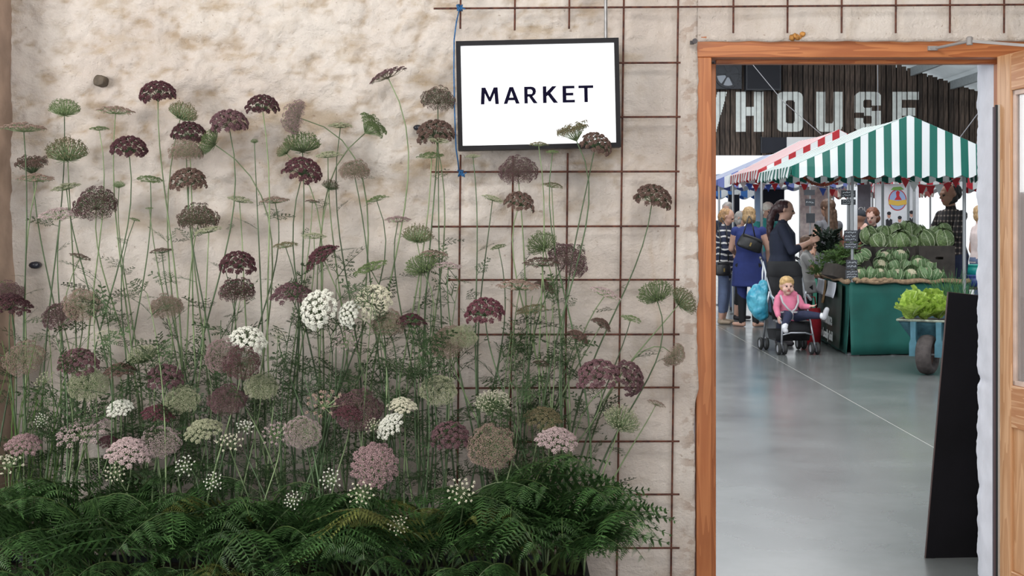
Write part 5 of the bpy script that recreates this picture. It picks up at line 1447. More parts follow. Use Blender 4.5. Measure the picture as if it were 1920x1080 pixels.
# ------------------------------------------------------------------ vegetables
CABL = mat('cabbage_leaf', (.10, .18, .06), .55, var=.35, scale=12, col2=(.25, .34, .14), objvar=.25)
CABR = mat('cabbage_rib', (.50, .56, .36), .55)
CAUL = mat('cauliflower_leaf', (.10, .20, .08), .55, var=.3, scale=12, col2=(.22, .33, .15), objvar=.2)
CURD = mat('cauliflower_curd', (.72, .66, .46), .8, var=.12, scale=30, bump=.5, bscale=40)
def leaf_shell(r, th0, th1, az, wid, curl=.0, rib=True, n=7, rough=.05):
    """curved leaf lying on a ball of radius r from polar angle th0 (stalk, below) to th1 (tip)"""
    vs = []; fs = []
    for i in range(n):
        t = i / (n - 1); th = th0 + (th1 - th0) * t
        w = wid * math.sin(math.pi * min(1, .12 + t * .82)) ** .7
        rr_ = r * (1 + curl * t * t)
        for k in range(5):
            s = (k - 2) / 2
            a = az + s * w / max(.35, math.sin(th))
            q = rr_ * (1 + .05 * abs(s) + (rough * math.sin(9 * t + 5 * s + az * 3) if k not in (2,) else .03))
            vs.append((q * math.sin(th) * math.cos(a), q * math.sin(th) * math.sin(a), q * math.cos(th)))
    for i in range(n - 1):
        for k in range(4): fs.append((i * 5 + k, i * 5 + k + 1, (i + 1) * 5 + k + 1, (i + 1) * 5 + k))
    rb = []
    for i in range(n): rb.append(Vector(vs[i * 5 + 2]) * 1.012)
    return vs, fs, rb
def cabbage_mesh(seed):
    random.seed(seed)
    core = MB().ellipsoid((0, 0, 0), (.86, .86, .84), 14, 9, jit=.02).mesh('head', CABL, True)
    lf = []
    for k in range(8):
        az = k * 2.4 + rnd(-.2, .2); l = MB(); vs, fs, rb = leaf_shell(.92 + .03 * (k % 3), math.radians(165), math.radians(rnd(8, 42)), az, .75, rnd(-.02, .22))
        l.add(vs, fs); r_ = MB().tube(rb, [.075 - .008 * i for i in range(len(rb))], 5)
        for i in (2, 3, 4, 5):
            for s in (0, 4): r_.tube([rb[i - 1], Vector(vs[i * 5 + s]) * 1.0], [.028, .010], 4)
        lf.append((l.mesh('leaf', CABL, True), r_.mesh('rib', CABR, True)))
    return core, lf
def cauli_mesh(seed):
    random.seed(seed)
    curd = MB()
    for k in range(34):
        th = math.radians(70) * math.sqrt((k + .5) / 34); a = k * 2.4
        curd.ellipsoid((.60 * math.sin(th) * math.cos(a), .60 * math.sin(th) * math.sin(a), .62 * math.cos(th)), (.17, .17, .15), 7, 5, jit=.1)
    lf = []
    for k in range(9):
        az = k * 2.4 + rnd(-.2, .2); l = MB(); vs, fs, rb = leaf_shell(.86 + .05 * (k % 2), math.radians(160), math.radians(rnd(28, 62)), az, .52, rnd(.05, .45))
        l.add(vs, fs); r_ = MB().tube(rb, [.06 - .006 * i for i in range(len(rb))], 5)
        lf.append((l.mesh('leaf', CAUL, True), r_.mesh('rib', CABR, True)))
    return curd.mesh('curd', CURD, True), lf
CABB = [cabbage_mesh(s) for s in (1, 2, 3)]; CAUF = [cauli_mesh(s) for s in (4, 5, 6)]
random.seed(21)
def veg(kind, px, py, rp, Y, label, tilt=(0, 0, 0)):
    R = rp * Y / F
    core, lf = random.choice(CABB if kind == 'cabbage' else CAUF)
    c = P(px, py, Y)
    root = empty(kind, c - Vector((0, 0, R * .9)), 0, label, kind, kind + 's on the green stall')
    M0 = Matrix.Translation((0, 0, R * .9)) @ Euler((tilt[0] + rnd(-.15, .15), tilt[1] + rnd(-.15, .15), rnd(0, 6.28))).to_matrix().to_4x4() @ Matrix.Scale(R, 4)
    link('head' if kind == 'cabbage' else 'curd', core, root, mw=M0)
    for l, r_ in lf:
        o = link('leaf', l, root, mw=M0); link('rib', r_, o)
NTH = ['first', 'second', 'third', 'fourth', 'fifth', 'sixth', 'seventh', 'eighth', 'ninth', 'tenth']
rows = [('cabbage', [(1648, 452, 17), (1670, 457, 15), (1690, 450, 19), (1712, 455, 14), (1738, 450, 18), (1770, 449, 19)], 14.45, 'front row of cabbages on the crates'),
        ('cabbage', [(1630, 442, 17), (1655, 440, 16), (1680, 436, 17), (1705, 432, 17), (1722, 438, 16), (1755, 440, 16), (1770, 432, 14)], 14.68, 'back row of cabbages on the crates'),
        ('cauliflower', [(1613, 514, 13), (1632, 513, 14), (1650, 513, 13), (1664, 516, 11), (1682, 515, 14), (1708, 515, 15), (1735, 513, 15), (1756, 514, 13)], 13.93, 'front row of cauliflowers'),
        ('cauliflower', [(1651, 497, 14), (1675, 499, 14), (1698, 500, 12), (1722, 495, 15), (1742, 500, 13)], 14.12, 'middle row of cauliflowers'),
        ('cauliflower', [(1658, 483, 16), (1688, 480, 16)], 14.22, 'top row of cauliflowers')]
for kind, items, Y, txt in rows:
    for k, (px, py, rp) in enumerate(items):
        veg(kind, px, py, rp, Y + rnd(-.02, .02), '%s, %s from the left in the %s' % (kind, NTH[k], txt), (rnd(-.7, -.1), rnd(-.5, .5), 0) if kind == 'cauliflower' else (rnd(.0, .6), rnd(-.6, .6), 0))
veg('cauliflower', 1622, 478, 12, 14.0, 'pale cauliflower lying on the tipped crate', (.5, .8, 0)); veg('cauliflower', 1609, 486, 11, 13.95, 'pale cauliflower beside the lower price slates', (0, .6, 0))

# bunches of dark kale and leafy herbs at the left of the stall
KALE = mat('dark_kale', (.012, .028, .014), .8, var=.4, scale=20)
HERB = mat('herb_green', (.075, .16, .035), .6, var=.35, scale=18, col2=(.15, .26, .07), objvar=.25)
def crinkle_leaf(m):
    mb = MB(); vs = []; n = 9
    for i in range(n):
        t = i / (n - 1); w = .28 * math.sin(math.pi * (.1 + .86 * t))
        for k in range(7):
            s = (k - 3) / 3
            vs.append((t, s * w * (1 + .18 * math.sin(i * 2.1 + k)), .10 * math.sin(t * 3) + .07 * abs(s) * math.sin(i * 2.6 + k * 1.7)))
    mb.add(vs, [(i * 7 + k, i * 7 + k + 1, (i + 1) * 7 + k + 1, (i + 1) * 7 + k) for i in range(n - 1) for k in range(6)])
    return mb.mesh('leaf', m, True)
KL = crinkle_leaf(KALE)
def bunch(name, c, rad, n, me, L0, L1, label, cat, up=.7):
    root = empty(name, c, 0, label, cat)
    for k in range(n):
        a = rnd(0, 6.28); el = rnd(-.1, 1.3) * up; L_ = rnd(L0, L1)
        p = Vector((math.cos(a) * rad[0] * rnd(0, .6), math.sin(a) * rad[1] * rnd(0, .6), rnd(0, rad[2])))
        link('leaf', me, root, mw=Matrix.Translation(p) @ Euler((rnd(-.6, .6), -el, a)).to_matrix().to_4x4() @ Matrix.Scale(L_, 4))
bunch('kale_bunch', P(1553, 478, 14.7), (.20, .16, .26), 110, KL, .07, .13, 'heap of dark kale beside the child in the grey top', 'kale')
HL = feather_leaf(6, .5); HL.materials.clear(); HL.materials.append(HERB)
def herb_leaf():
    mb = MB()
    mb.tube([(0, 0, 0), (.5, 0, .06), (1, 0, 0)], [.012, .01, .004], 3, caps=False)
    for i in range(7):
        t = .3 + .7 * i / 6
        for s in (-1, 1):
            b0 = Vector((t, 0, .05)); d = Vector((rnd(.2, .7), s * rnd(.5, 1), rnd(-.3, .4))).normalized(); l = rnd(.14, .22); q = Vector((-d.y, d.x, .2)) * l * .42
            mb.add([b0, b0 + d * l * .5 - q, b0 + d * l, b0 + d * l * .5 + q], [(0, 1, 2, 3)])
    return mb.mesh('leaf', HERB)
HL2 = herb_leaf()
bunch('herb_bunch', P(1566, 498, 14.3), (.12, .12, .1), 60, HL2, .10, .2, 'bunch of fresh green herbs under the dark kale', 'herbs')
bunch('herb_bunch', P(1541, 517, 14.55), (.10, .12, .05), 44, HL2, .10, .19, 'bunch of green herbs hanging over the stall\'s left edge', 'herbs')
bunch('herb_bunch', P(1588, 478, 14.3), (.10, .1, .08), 36, HL2, .08, .16, 'bunch of light green leaves behind the price slates', 'herbs')

# ------------------------------------------------------------------ wheelbarrow with lettuces
wY = 11.9
wx = P(1740, 0, wY).x
wbr = empty('wheelbarrow', (wx, wY, 0), math.radians(-30), 'teal wheelbarrow planted with lettuces, seen from its wheel end', 'wheelbarrow')
TEAL = mat('teal_paint', (.022, .065, .085), .5, var=.3, scale=10, col2=(.05, .12, .145), spec=.2)
TEALL = mat('light_teal_paint', (.055, .15, .19), .45, var=.2, scale=10)
TYRE = mat('worn_tyre', (.055, .045, .042), .85, var=.3, scale=20, bump=.5, bscale=90)
# tyre: torus about X with tread ribs
def torus(R, r, n=36, m=12, wide=1.25, tread=0.0):
    mb = MB(); vs = []
    for i in range(n):
        a = 2 * math.pi * i / n
        for k in range(m):
            b2 = 2 * math.pi * k / m
            rad = R + r * math.cos(b2) * (1 + (tread if (i % 2 and abs(math.sin(b2)) > .5 and math.cos(b2) > 0) else 0))
            vs.append((r * wide * math.sin(b2), rad * math.cos(a), rad * math.sin(a)))
    mb.add(vs, [(i * m + k, ((i + 1) % n) * m + k, ((i + 1) % n) * m + (k + 1) % m, i * m + (k + 1) % m) for i in range(n) for k in range(m)])
    return mb
RW = .186
wh = torus(RW - .045, .045, 56, 14, tread=.12, wide=1.6).build('tyre', TYRE, wbr, smooth=True, loc=(-.005, 0, RW)); wh.rotation_euler = (0, 0, math.radians(-4))
MB().tube([(-.03, 0, 0), (.03, 0, 0)], .10, 20).build('wheel_rim', mat('rust_brown_rim', (.07, .03, .02), .7, var=.3), wh)
MB().tube([(-.15, 0, RW), (.15, 0, RW)], .011, 8).build('axle', POLE, wbr)
zt = P(0, 601, wY).z
# tray, open tapered tub
top = [(-.27, -.05), (.27, -.05), (.30, .80), (-.30, .80)]; bot = [(-.13, .06), (.13, .06), (.18, .66), (-.18, .66)]
zb_ = zt - .23
vs = [(x, y, zb_) for x, y in bot] + [(x, y, zt) for x, y in top]
tray = MB().add(vs, [(3, 2, 1, 0), (0, 1, 5, 4), (1, 2, 6, 5), (2, 3, 7, 6), (3, 0, 4, 7)]).build('tray', TEAL, wbr)
so = tray.modifiers.new('thickness', 'SOLIDIFY'); so.thickness = .008
rim = MB()
for i in range(4):
    p, q = top[i], top[(i + 1) % 4]; rim.tube([(p[0], p[1], zt), (q[0], q[1], zt)], .012, 6)
rim.build('rim', mat('worn_rim', (.24, .26, .20), .6, var=.4, scale=25), tray)
MB().add([(x, y, zt - .03) for x, y in [(-.25, -.02), (.25, -.02), (.28, .77), (-.28, .77)]], [(0, 1, 2, 3)]).build('soil', SOIL, wbr)
for s in (-1, 1):
    x = s * .115
    MB().poly([(x - .025, zt - .01), (x + .025, zt - .01), (x + .025, zt - .17), (x + .035 + (.0), zt - .21), (x + .035, zt - .33), (x - .035, zt - .33), (x - .035, zt - .21), (x - .022, zt - .17)], -.10, -.03).build('fork_bracket', TEALL, wbr)
    MB().tube([(s * .13, -.02, RW + .03), (s * .16, .7, .40), (s * .20, 1.25, .56)], .016, 8).build('handle', TEAL, wbr)
    MB().tube([(s * .10, .62, .40), (s * .10, .66, 0)], .014, 6).build('stand_leg', TEAL, wbr)
LETT = mat('lettuce_leaf', (.26, .42, .045), .45, var=.25, scale=9, col2=(.46, .60, .12), trans=.25, objvar=.15)
LETR = mat('lettuce_rib', (.55, .66, .30), .5)
def lettuce_leaf(seed):
    random.seed(seed); mb = MB(); vs = []; n = 9
    for i in range(n):
        t = i / (n - 1); w = .40 * math.sin(math.pi * min(1, (.08 + .80 * t))) ** .8
        for k in range(7):
            s = (k - 3) / 3
            vs.append((t, s * w, .12 * math.sin(t * 2.4) + .13 * s * s + .025 * math.sin(i * 2 + k * 2.3) * abs(s)))
    mb.add(vs, [(i * 7 + k, i * 7 + k + 1, (i + 1) * 7 + k + 1, (i + 1) * 7 + k) for i in range(n - 1) for k in range(6)])
    rb = MB().tube([Vector(vs[i * 7 + 3]) + Vector((0, 0, .006)) for i in range(n)], [.035 - .0035 * i for i in range(n)], 4)
    return mb.mesh('leaf', LETT, True), rb.mesh('rib', LETR, True)
LL = [lettuce_leaf(s) for s in (1, 2, 3)]
random.seed(5)
for (px, py, Y, sz, lab) in ((1708, 598, 11.95, .235, 'lettuce with the tallest pale leaves, left end of the wheelbarrow'), (1733, 599, 11.93, .19, 'lettuce at the front middle of the wheelbarrow'), (1760, 597, 11.97, .23, 'lettuce beside the black board in the wheelbarrow'),
                            (1722, 590, 12.15, .25, 'lettuce in the second row of the wheelbarrow, left'), (1750, 592, 12.25, .25, 'lettuce in the second row of the wheelbarrow, right')):
    root = empty('lettuce', P(px, py, Y), 0, lab, 'lettuce', 'lettuces in the wheelbarrow')
    for k in range(11):
        az = k * 2.4; el = .25 + 1.1 * (k / 10) + rnd(-.1, .1); l, r_ = random.choice(LL)
        o = link('leaf', l, root, mw=Euler((rnd(-.2, .2), -el, az)).to_matrix().to_4x4() @ Matrix.Scale(sz * rnd(.8, 1.15), 4)); link('rib', r_, o)
# pot of chives in the barrow behind
cp = P(1788, 588, 12.45)
ch = empty('chive_clump', cp, 0, 'clump of tall thin chives behind the black board', 'chives')
CHV = mat('chive_green', (.06, .16, .05), .5, var=.3, trans=.2)
for k in range(110):
    h = rnd(.22, .46); e_ = Vector((rnd(-.20, .16), rnd(-.06, .06), h)); b0 = Vector((rnd(-.16, .14), rnd(-.05, .05), 0))
    MB().tube([b0, b0 + e_ * .5 + Vector((0, 0, .04)), b0 + e_], [.0034, .003, .0012], 3, caps=False).build('blade', CHV, ch)

# ------------------------------------------------------------------ black board leaning inside the doorway
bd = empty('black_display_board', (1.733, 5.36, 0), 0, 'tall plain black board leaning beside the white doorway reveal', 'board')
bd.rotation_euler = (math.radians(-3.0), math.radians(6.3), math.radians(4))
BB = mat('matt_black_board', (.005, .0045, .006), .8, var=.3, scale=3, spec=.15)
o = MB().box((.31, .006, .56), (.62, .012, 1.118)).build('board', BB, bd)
mb = MB().box((-.001, .006, .56), (.002, .012, 1.12)); mb.box((.31, .006, 1.120), (.624, .012, .002)); mb.build('edge_highlight', mat('brown_highlight', (.06, .032, .028), .6), bd)  # thin brown strips paint the highlight along the board's edges
# teal crate and blue tub beyond the stall
for (px, py, Y, m, nm, lab) in ((1828, 507, 15.2, mat('turquoise_plastic', (.02, .42, .34), .4), 'turquoise_tub', 'turquoise plastic tub behind the stall at the doorway edge'), (1830, 527, 15.0, mat('blue_plastic', (.05, .08, .3), .4), 'blue_tub', 'blue plastic tub under the turquoise one')):
    c = P(px, py, Y)
    o = empty(nm, c, 0, lab, 'tub'); MB().rings([(0, 0, -.06, .12, .10), (0, 0, .06, .15, .12)], 16).build('bowl', m, o, smooth=True); MB().rings([(0, 0, .055, .16, .13), (0, 0, .07, .16, .13)], 16).build('rim', m, o)
q = P(1830, 545, 15.0); q.z = 0
o = empty('side_table', (q.x + .12, 15.1, 0), 0, 'small dark table carrying the plastic tubs', 'table')
zt_ = P(0, 537, 15.0).z
MB().box((0, 0, zt_ - .015), (.6, .5, .03)).build('table_top', CARD, o)
for sx in (-1, 1):
    for sy in (-1, 1): MB().box((sx * .27, sy * .22, (zt_ - .03) / 2), (.04, .04, zt_ - .03)).build('leg', CARD, o)
# ================================================================== PEOPLE
def voxel_union(mb, voxel, smooth_it=3):
    """one continuous skin over overlapping pieces"""
    me = mb.mesh('raw', BLACK); fix_normals(me)
    o = bpy.data.objects.new('raw', me); COL.objects.link(o)
    r = o.modifiers.new('r', 'REMESH'); r.mode = 'VOXEL'; r.voxel_size = voxel; r.adaptivity = 0
    s = o.modifiers.new('s', 'SMOOTH'); s.factor = .5; s.iterations = smooth_it
    dg = bpy.context.evaluated_depsgraph_get()
    out = bpy.data.meshes.new_from_object(o.evaluated_get(dg))
    bpy.data.objects.remove(o); bpy.data.meshes.remove(me)
    out.materials.clear()
    out.polygons.foreach_set('use_smooth', [True] * len(out.polygons))
    return out

class Body:
    def __init__(s): s.pr = []; s.mb = MB()
    def cap(s, p0, r0, p1, r1, lab, geo=True):
        p0, p1 = Vector(p0), Vector(p1)
        s.pr.append((np.array(p0), r0, np.array(p1), r1, lab))
        if geo: s.mb.capsule(p0, r0, p1, r1, 12)
    def ring(s, rings, lab):
        """torso slices; label(s) per slice pair"""
        s.mb.rings(rings, 20)
        for i in range(len(rings) - 1):
            a, b = rings[i], rings[i + 1]; l = lab[i] if isinstance(lab, (list, tuple)) else lab
            for k in (-.55, 0, .55):
                s.pr.append((np.array((a[0] + k * a[3], a[1], a[2])), min(a[3] * (1 - abs(k)), a[4]) , np.array((b[0] + k * b[3], b[1], b[2])), min(b[3] * (1 - abs(k)), b[4]), l))
    def ell(s, c, r, lab, n=16):
        s.mb.ellipsoid(c, r, n, 10)
        m = min(r); c = Vector(c)
        s.pr.append((np.array(c), m, np.array(c + Vector((0, 0, 1e-4))), m, lab))
        if r[2] > m: s.pr.append((np.array(c - Vector((0, 0, r[2] - m))), m, np.array(c + Vector((0, 0, r[2] - m))), m, lab))
    def build(s, name, mats, voxel=.009):
        me = voxel_union(s.mb, voxel)
        labs = list(mats.keys())
        for l in labs: me.materials.append(mats[l])
        n = len(me.polygons); c = np.empty(n * 3, dtype=np.float32); me.polygons.foreach_get('center', c); c = c.reshape(-1, 3)
        best = np.full(n, 1e9); idx = np.zeros(n, dtype=np.int32)
        for p0, r0, p1, r1, l in s.pr:
            d = p1 - p0; L2 = max(1e-9, d @ d)
            t = np.clip(((c - p0) @ d) / L2, 0, 1)
            dist = np.linalg.norm(c - (p0 + t[:, None] * d), axis=1) - (r0 + (r1 - r0) * t)
            m = dist < best; best[m] = dist[m]; idx[m] = labs.index(l)
        me.polygons.foreach_set('material_index', idx); me.update()
        me.name = name
        return me
    def hand(s, w, d, nrm, sc=1.0, lab='skin', curl=.35):
        """palm, four fingers and a thumb from the wrist along d, palm facing nrm"""
        w = Vector(w); d = Vector(d).normalized(); nrm = Vector(nrm); nrm = (nrm - d * nrm.dot(d)).normalized(); sd = d.cross(nrm)
        k = w + d * .075 * sc
        for q in (-.024, -.008, .008, .024):
            s.cap(w + sd * q * .7 * sc, .015 * sc, k + sd * q * sc, .0125 * sc, lab)
        for q, l in ((-.030, .055), (-.010, .068), (.010, .072), (.030, .062)):
            b = k + sd * q * sc; m = b + (d * .55 + nrm * curl * .3).normalized() * l * .5 * sc; e = m + (d * .75 + nrm * curl * 1.6).normalized() * l * .5 * sc
            s.cap(b, .0092 * sc, m, .0088 * sc, lab); s.cap(m, .0088 * sc, e, .0072 * sc, lab)
        b = w + sd * .026 * sc + d * .022 * sc; m = b + (sd * .8 + d * .7 + nrm * .25).normalized() * .036 * sc; e = m + (d * .9 + sd * .25 + nrm * .5).normalized() * .028 * sc
        s.cap(b, .012 * sc, m, .0100 * sc, lab); s.cap(m, .0100 * sc, e, .008 * sc, lab)

SKIN = mat('skin_fair', (.50, .29, .215), .55, var=.06, scale=8)
SKINT = mat('skin_tanned', (.36, .19, .125), .55, var=.06, scale=8)
SKINB = mat('skin_rosy', (.60, .36, .29), .55, var=.06, scale=8)
EYE = mat('eye_dark', (.03, .02, .02), .3); LIP = mat('lip', (.42, .12, .11), .5)

def head(b, c, s=1.0, tilt=0.0, skin='skin', face=True):
    """head of about 23 cm looking along -Y, centre c; tilt looks down"""
    c = Vector(c); R = Matrix.Rotation(tilt, 3, 'X')
    q = lambda x, y, z: c + R @ Vector((x * s, y * s, z * s))
    b.ell(q(0, .012, .022), (.076 * s, .096 * s, .092 * s), skin)
    b.ell(q(0, -.018, -.035), (.060 * s, .070 * s, .078 * s), skin)
    b.cap(q(0, -.050, -.088), .024 * s, q(0, -.058, -.082), .024 * s, skin)          # chin
    b.cap(q(0, -.082, .012), .010 * s, q(0, -.102, -.022), .014 * s, skin)           # nose
    b.cap(q(-.03, -.078, .022), .014 * s, q(.03, -.078, .022), .014 * s, skin)       # brow
    for e in (-1, 1):
        b.cap(q(e * .076, .012, .012), .012 * s, q(e * .078, .016, -.016), .010 * s, skin)   # ear
        if face: b.cap(q(e * .030, -.086, .004), .0078 * s, q(e * .034, -.085, .004), .0078 * s, 'eye')
    if face: b.cap(q(-.015, -.084, -.056), .0058 * s, q(.015, -.084, -.056), .0058 * s, 'lip')

def hair_mesh(parts, m, voxel=.010, rough=.006):
    mb = MB()
    for p in parts:
        if len(p) == 2: mb.ellipsoid(p[0], p[1], 16, 10)
        else: mb.capsule(p[0], p[1], p[2], p[3], 10)
    me = voxel_union(mb, voxel, 2)
    for v in me.vertices:
        n_ = noise.noise(v.co * 38) + .6 * noise.noise(Vector((v.co.x * 90, v.co.y * 90, v.co.z * 12)))
        v.co += v.normal * rough * n_
    me.materials.append(m); me.name = 'hair'; return me

def adult(b, H=1.65, build=1.0, top='top', bot='bottom', shoe='shoe', sleeve=.0, tunic=0.0, hipw=1.0, arms=None, legs=None, leghem=1.0, head_tilt=0.0, head_c=None, lean=0.0, face=True, skirt=0):
    """standing figure looking along -Y. sleeve: 0 none, 0.5 short, 2 long. leghem: trouser length 0..1 below the knee"""
    k = H / 1.70; w = build
    S = lambda *p: Vector(p) * k
    ln = lambda z: -lean * max(0, z - .9)
    tz = .86 - tunic
    rg = [(0, .0, .80, .13 * w * hipw, .10 * w), (0, 0, .86, .168 * w * hipw, .125 * w), (0, .01, .93, .172 * w * hipw, .128 * w), (0, ln(1.05), 1.05, .146 * w, .112 * w), (0, ln(1.18), 1.18, .156 * w, .120 * w),
          (0, ln(1.30), 1.30, .166 * w ** .6, .115 * w), (0, ln(1.38), 1.38, .150 * w ** .5, .085), (0, ln(1.42), 1.42, .10, .06)]
    b.ring([tuple(v * k for v in r) for r in rg], [bot if tunic == 0 else top, bot if tunic == 0 else top, top, top, top, top, top])
    if tunic:
        rr_ = [(0, .0, tz - .02, .195 * w * hipw, .155 * w), (0, 0, .84, .185 * w * hipw, .145 * w), (0, 0, .96, .172 * w * hipw, .13 * w)]
        b.ring([tuple(v * k for v in r) for r in rr_], top)
    hc = Vector(head_c) * k if head_c is not None else S(0, ln(1.575) - .015, 1.575)
    b.cap(S(0, ln(1.40) + .01, 1.38), .056 * k, hc + Vector((0, .015, -.06)) * k, .050 * k, 'skin')
    head(b, hc, k * 1.02, head_tilt, face=face)
    arms = arms or {}
    for sgn in (-1, 1):
        a = arms.get(sgn, {})
        sh = S(sgn * .168 * w ** .6, ln(1.355) + .005, 1.355)
        el = Vector(a.get('el', (sgn * .245 * w ** .5, .03, 1.08))) * k; wr = Vector(a.get('wr', (sgn * .255 * w ** .5, -.06, .86))) * k
        def seg(p, rp, q, rq, lab): b.cap(p, rp * k, q, rq * k, lab)
        ua = .050 * w ** .7; 
        b.cap(sh, .058 * k * w ** .5, sh + (el - sh) * .12, .056 * k * w ** .5, top if sleeve > -1 else 'skin')
        if sleeve <= 0: seg(sh + (el - sh) * .15, ua, el, .040 * w ** .5, 'skin')
        elif sleeve < 1:
            m = sh + (el - sh) * sleeve; seg(sh, ua * 1.15, m, ua * 1.12, top); seg(m, ua * .95, el, .040 * w ** .5, 'skin')
        else: seg(sh, ua * 1.1, el, .046 * w ** .5, top)
        if sleeve >= 2: seg(el, .046 * w ** .5, wr, .034, top)
        elif sleeve > 1: m = el + (wr - el) * (sleeve - 1); seg(el, .046 * w ** .5, m, .042, top); seg(m, .038, wr, .029, 'skin')
        else: seg(el, .040 * w ** .5, wr, .028, 'skin')
        hd = Vector(a.get('hd', (wr - el))); b.hand(wr, hd, a.get('pn', (-sgn, -.3, 0)), k * .95)
    legs = legs or {}
    for sgn in (-1, 1):
        a = legs.get(sgn, {})
        hp = S(sgn * .088 * w * hipw, 0, .86); kn = Vector(a.get('kn', (sgn * .095, -.015, .48))) * k; an = Vector(a.get('an', (sgn * .098, .03, .085))) * k
        b.cap(hp, .092 * k * w, kn, .060 * k * w ** .6, bot)
        m = kn + (an - kn) * leghem
        if leghem >= .99: b.cap(kn, .062 * k * w ** .6, an, .050 * k, bot)
        else: b.cap(kn, .062 * k * w ** .6, m, .056 * k, bot); b.cap(m, .052 * k, an, .036 * k, 'skin')
        fd = Vector(a.get('fd', (sgn * .25, -1, 0))).normalized()
        z0 = .034 * k
        heel = Vector((an.x, an.y, 0)) - fd * .02 * k + Vector((0, 0, z0)); toe = heel + fd * .155 * k
        b.cap(an, .036 * k, heel + Vector((0, 0, .012)), .034 * k, 'skin' if shoe == 'sandal' else shoe)
        lb = 'skin' if shoe == 'sandal' else shoe
        side = Vector((-fd.y, fd.x, 0))
        b.cap(heel, .034 * k, toe + side * .014 * k, .026 * k, lb); b.cap(heel, .032 * k, toe - side * .016 * k, .024 * k, lb)
        b.cap(heel + Vector((0, 0, -.016 * k)), .017 * k, toe + Vector((0, 0, -.012 * k)), .018 * k, 'sole' if shoe == 'sandal' else shoe)

def person(px, Y, rz, label, bodyfn, mats, extra=None, voxel=.009, scale=1.0, z=0.0):
    x = (px - 960) * Y / F
    root = empty('person', (x, Y, z), rz, label, 'person')
    b = Body(); bodyfn(b)
    base = {'skin': SKIN, 'eye': EYE, 'lip': LIP}; base.update(mats)
    used = {p[4] for p in b.pr}
    me = b.build('body', {l: m for l, m in base.items() if l in used}, voxel)
    link('body', me, root)
    if extra: extra(root)
    return root
def cloth(name, c, **k): return mat(name, c, .85, var=k.get('var', .12), scale=k.get('scale', 9), bump=.25, bscale=18, objvar=0)
def pattern_mat(name, fn):
    m = bpy.data.materials.new(name); m.use_nodes = True; fn(m.node_tree, m.node_tree.nodes['Principled BSDF']); m.node_tree.nodes['Principled BSDF'].inputs['Roughness'].default_value = .85; return m
def stripes_z(nt, b):
    N, L = nt.nodes, nt.links; tc = N.new('ShaderNodeTexCoord'); sx = N.new('ShaderNodeSeparateXYZ'); nz = N.new('ShaderNodeTexNoise'); nz.inputs['Scale'].default_value = 4
    L.new(tc.outputs['Object'], sx.inputs[0]); L.new(tc.outputs['Object'], nz.inputs['Vector'])
    a = N.new('ShaderNodeMath'); a.operation = 'MULTIPLY_ADD'; a.inputs[1].default_value = .12; L.new(nz.outputs['Fac'], a.inputs[0]); L.new(sx.outputs[2], a.inputs[2])
    d = N.new('ShaderNodeMath'); d.operation = 'DIVIDE'; d.inputs[1].default_value = .085; L.new(a.outputs[0], d.inputs[0])
    f = N.new('ShaderNodeMath'); f.operation = 'FRACT'; L.new(d.outputs[0], f.inputs[0]); l = N.new('ShaderNodeMath'); l.operation = 'LESS_THAN'; l.inputs[1].default_value = .26; L.new(f.outputs[0], l.inputs[0])
    mx = N.new('ShaderNodeMix'); mx.data_type = 'RGBA'; mx.inputs[6].default_value = (.016, .02, .045, 1); mx.inputs[7].default_value = (.62, .6, .58, 1); L.new(l.outputs[0], mx.inputs[0]); L.new(mx.outputs[2], b.inputs['Base Color'])
def checks(nt, b):
    N, L = nt.nodes, nt.links; tc = N.new('ShaderNodeTexCoord'); sx = N.new('ShaderNodeSeparateXYZ'); L.new(tc.outputs['Object'], sx.inputs[0])
    ms = []
    for ax, th in ((0, .30), (2, .30)):
        src = sx.outputs[ax]
        if ax == 0:
            ad = N.new('ShaderNodeMath'); ad.operation = 'ADD'; L.new(sx.outputs[0], ad.inputs[0]); L.new(sx.outputs[1], ad.inputs[1]); src = ad.outputs[0]
        d = N.new('ShaderNodeMath'); d.operation = 'DIVIDE'; d.inputs[1].default_value = .062; L.new(src, d.inputs[0])
        f = N.new('ShaderNodeMath'); f.operation = 'FRACT'; L.new(d.outputs[0], f.inputs[0]); l = N.new('ShaderNodeMath'); l.operation = 'LESS_THAN'; l.inputs[1].default_value = th; L.new(f.outputs[0], l.inputs[0]); ms.append(l.outputs[0])
    s = N.new('ShaderNodeMath'); s.operation = 'ADD'; L.new(ms[0], s.inputs[0]); L.new(ms[1], s.inputs[1]); h = N.new('ShaderNodeMath'); h.operation = 'MULTIPLY'; h.inputs[1].default_value = .5; L.new(s.outputs[0], h.inputs[0])
    rp = N.new('ShaderNodeValToRGB'); rp.color_ramp.interpolation = 'CONSTANT'; e = rp.color_ramp.elements
    e[0].color = (.010, .009, .011, 1); e[1].position = .4; e[1].color = (.05, .035, .032, 1); q = e.new(.9); q.color = (.32, .27, .23, 1)
    L.new(h.outputs[0], rp.inputs[0]); L.new(rp.outputs[0], b.inputs['Base Color'])
def bag(root, pts, strap, m, name='handbag'):
    """small soft bag as its own thing, placed with the person's transform"""
    return None

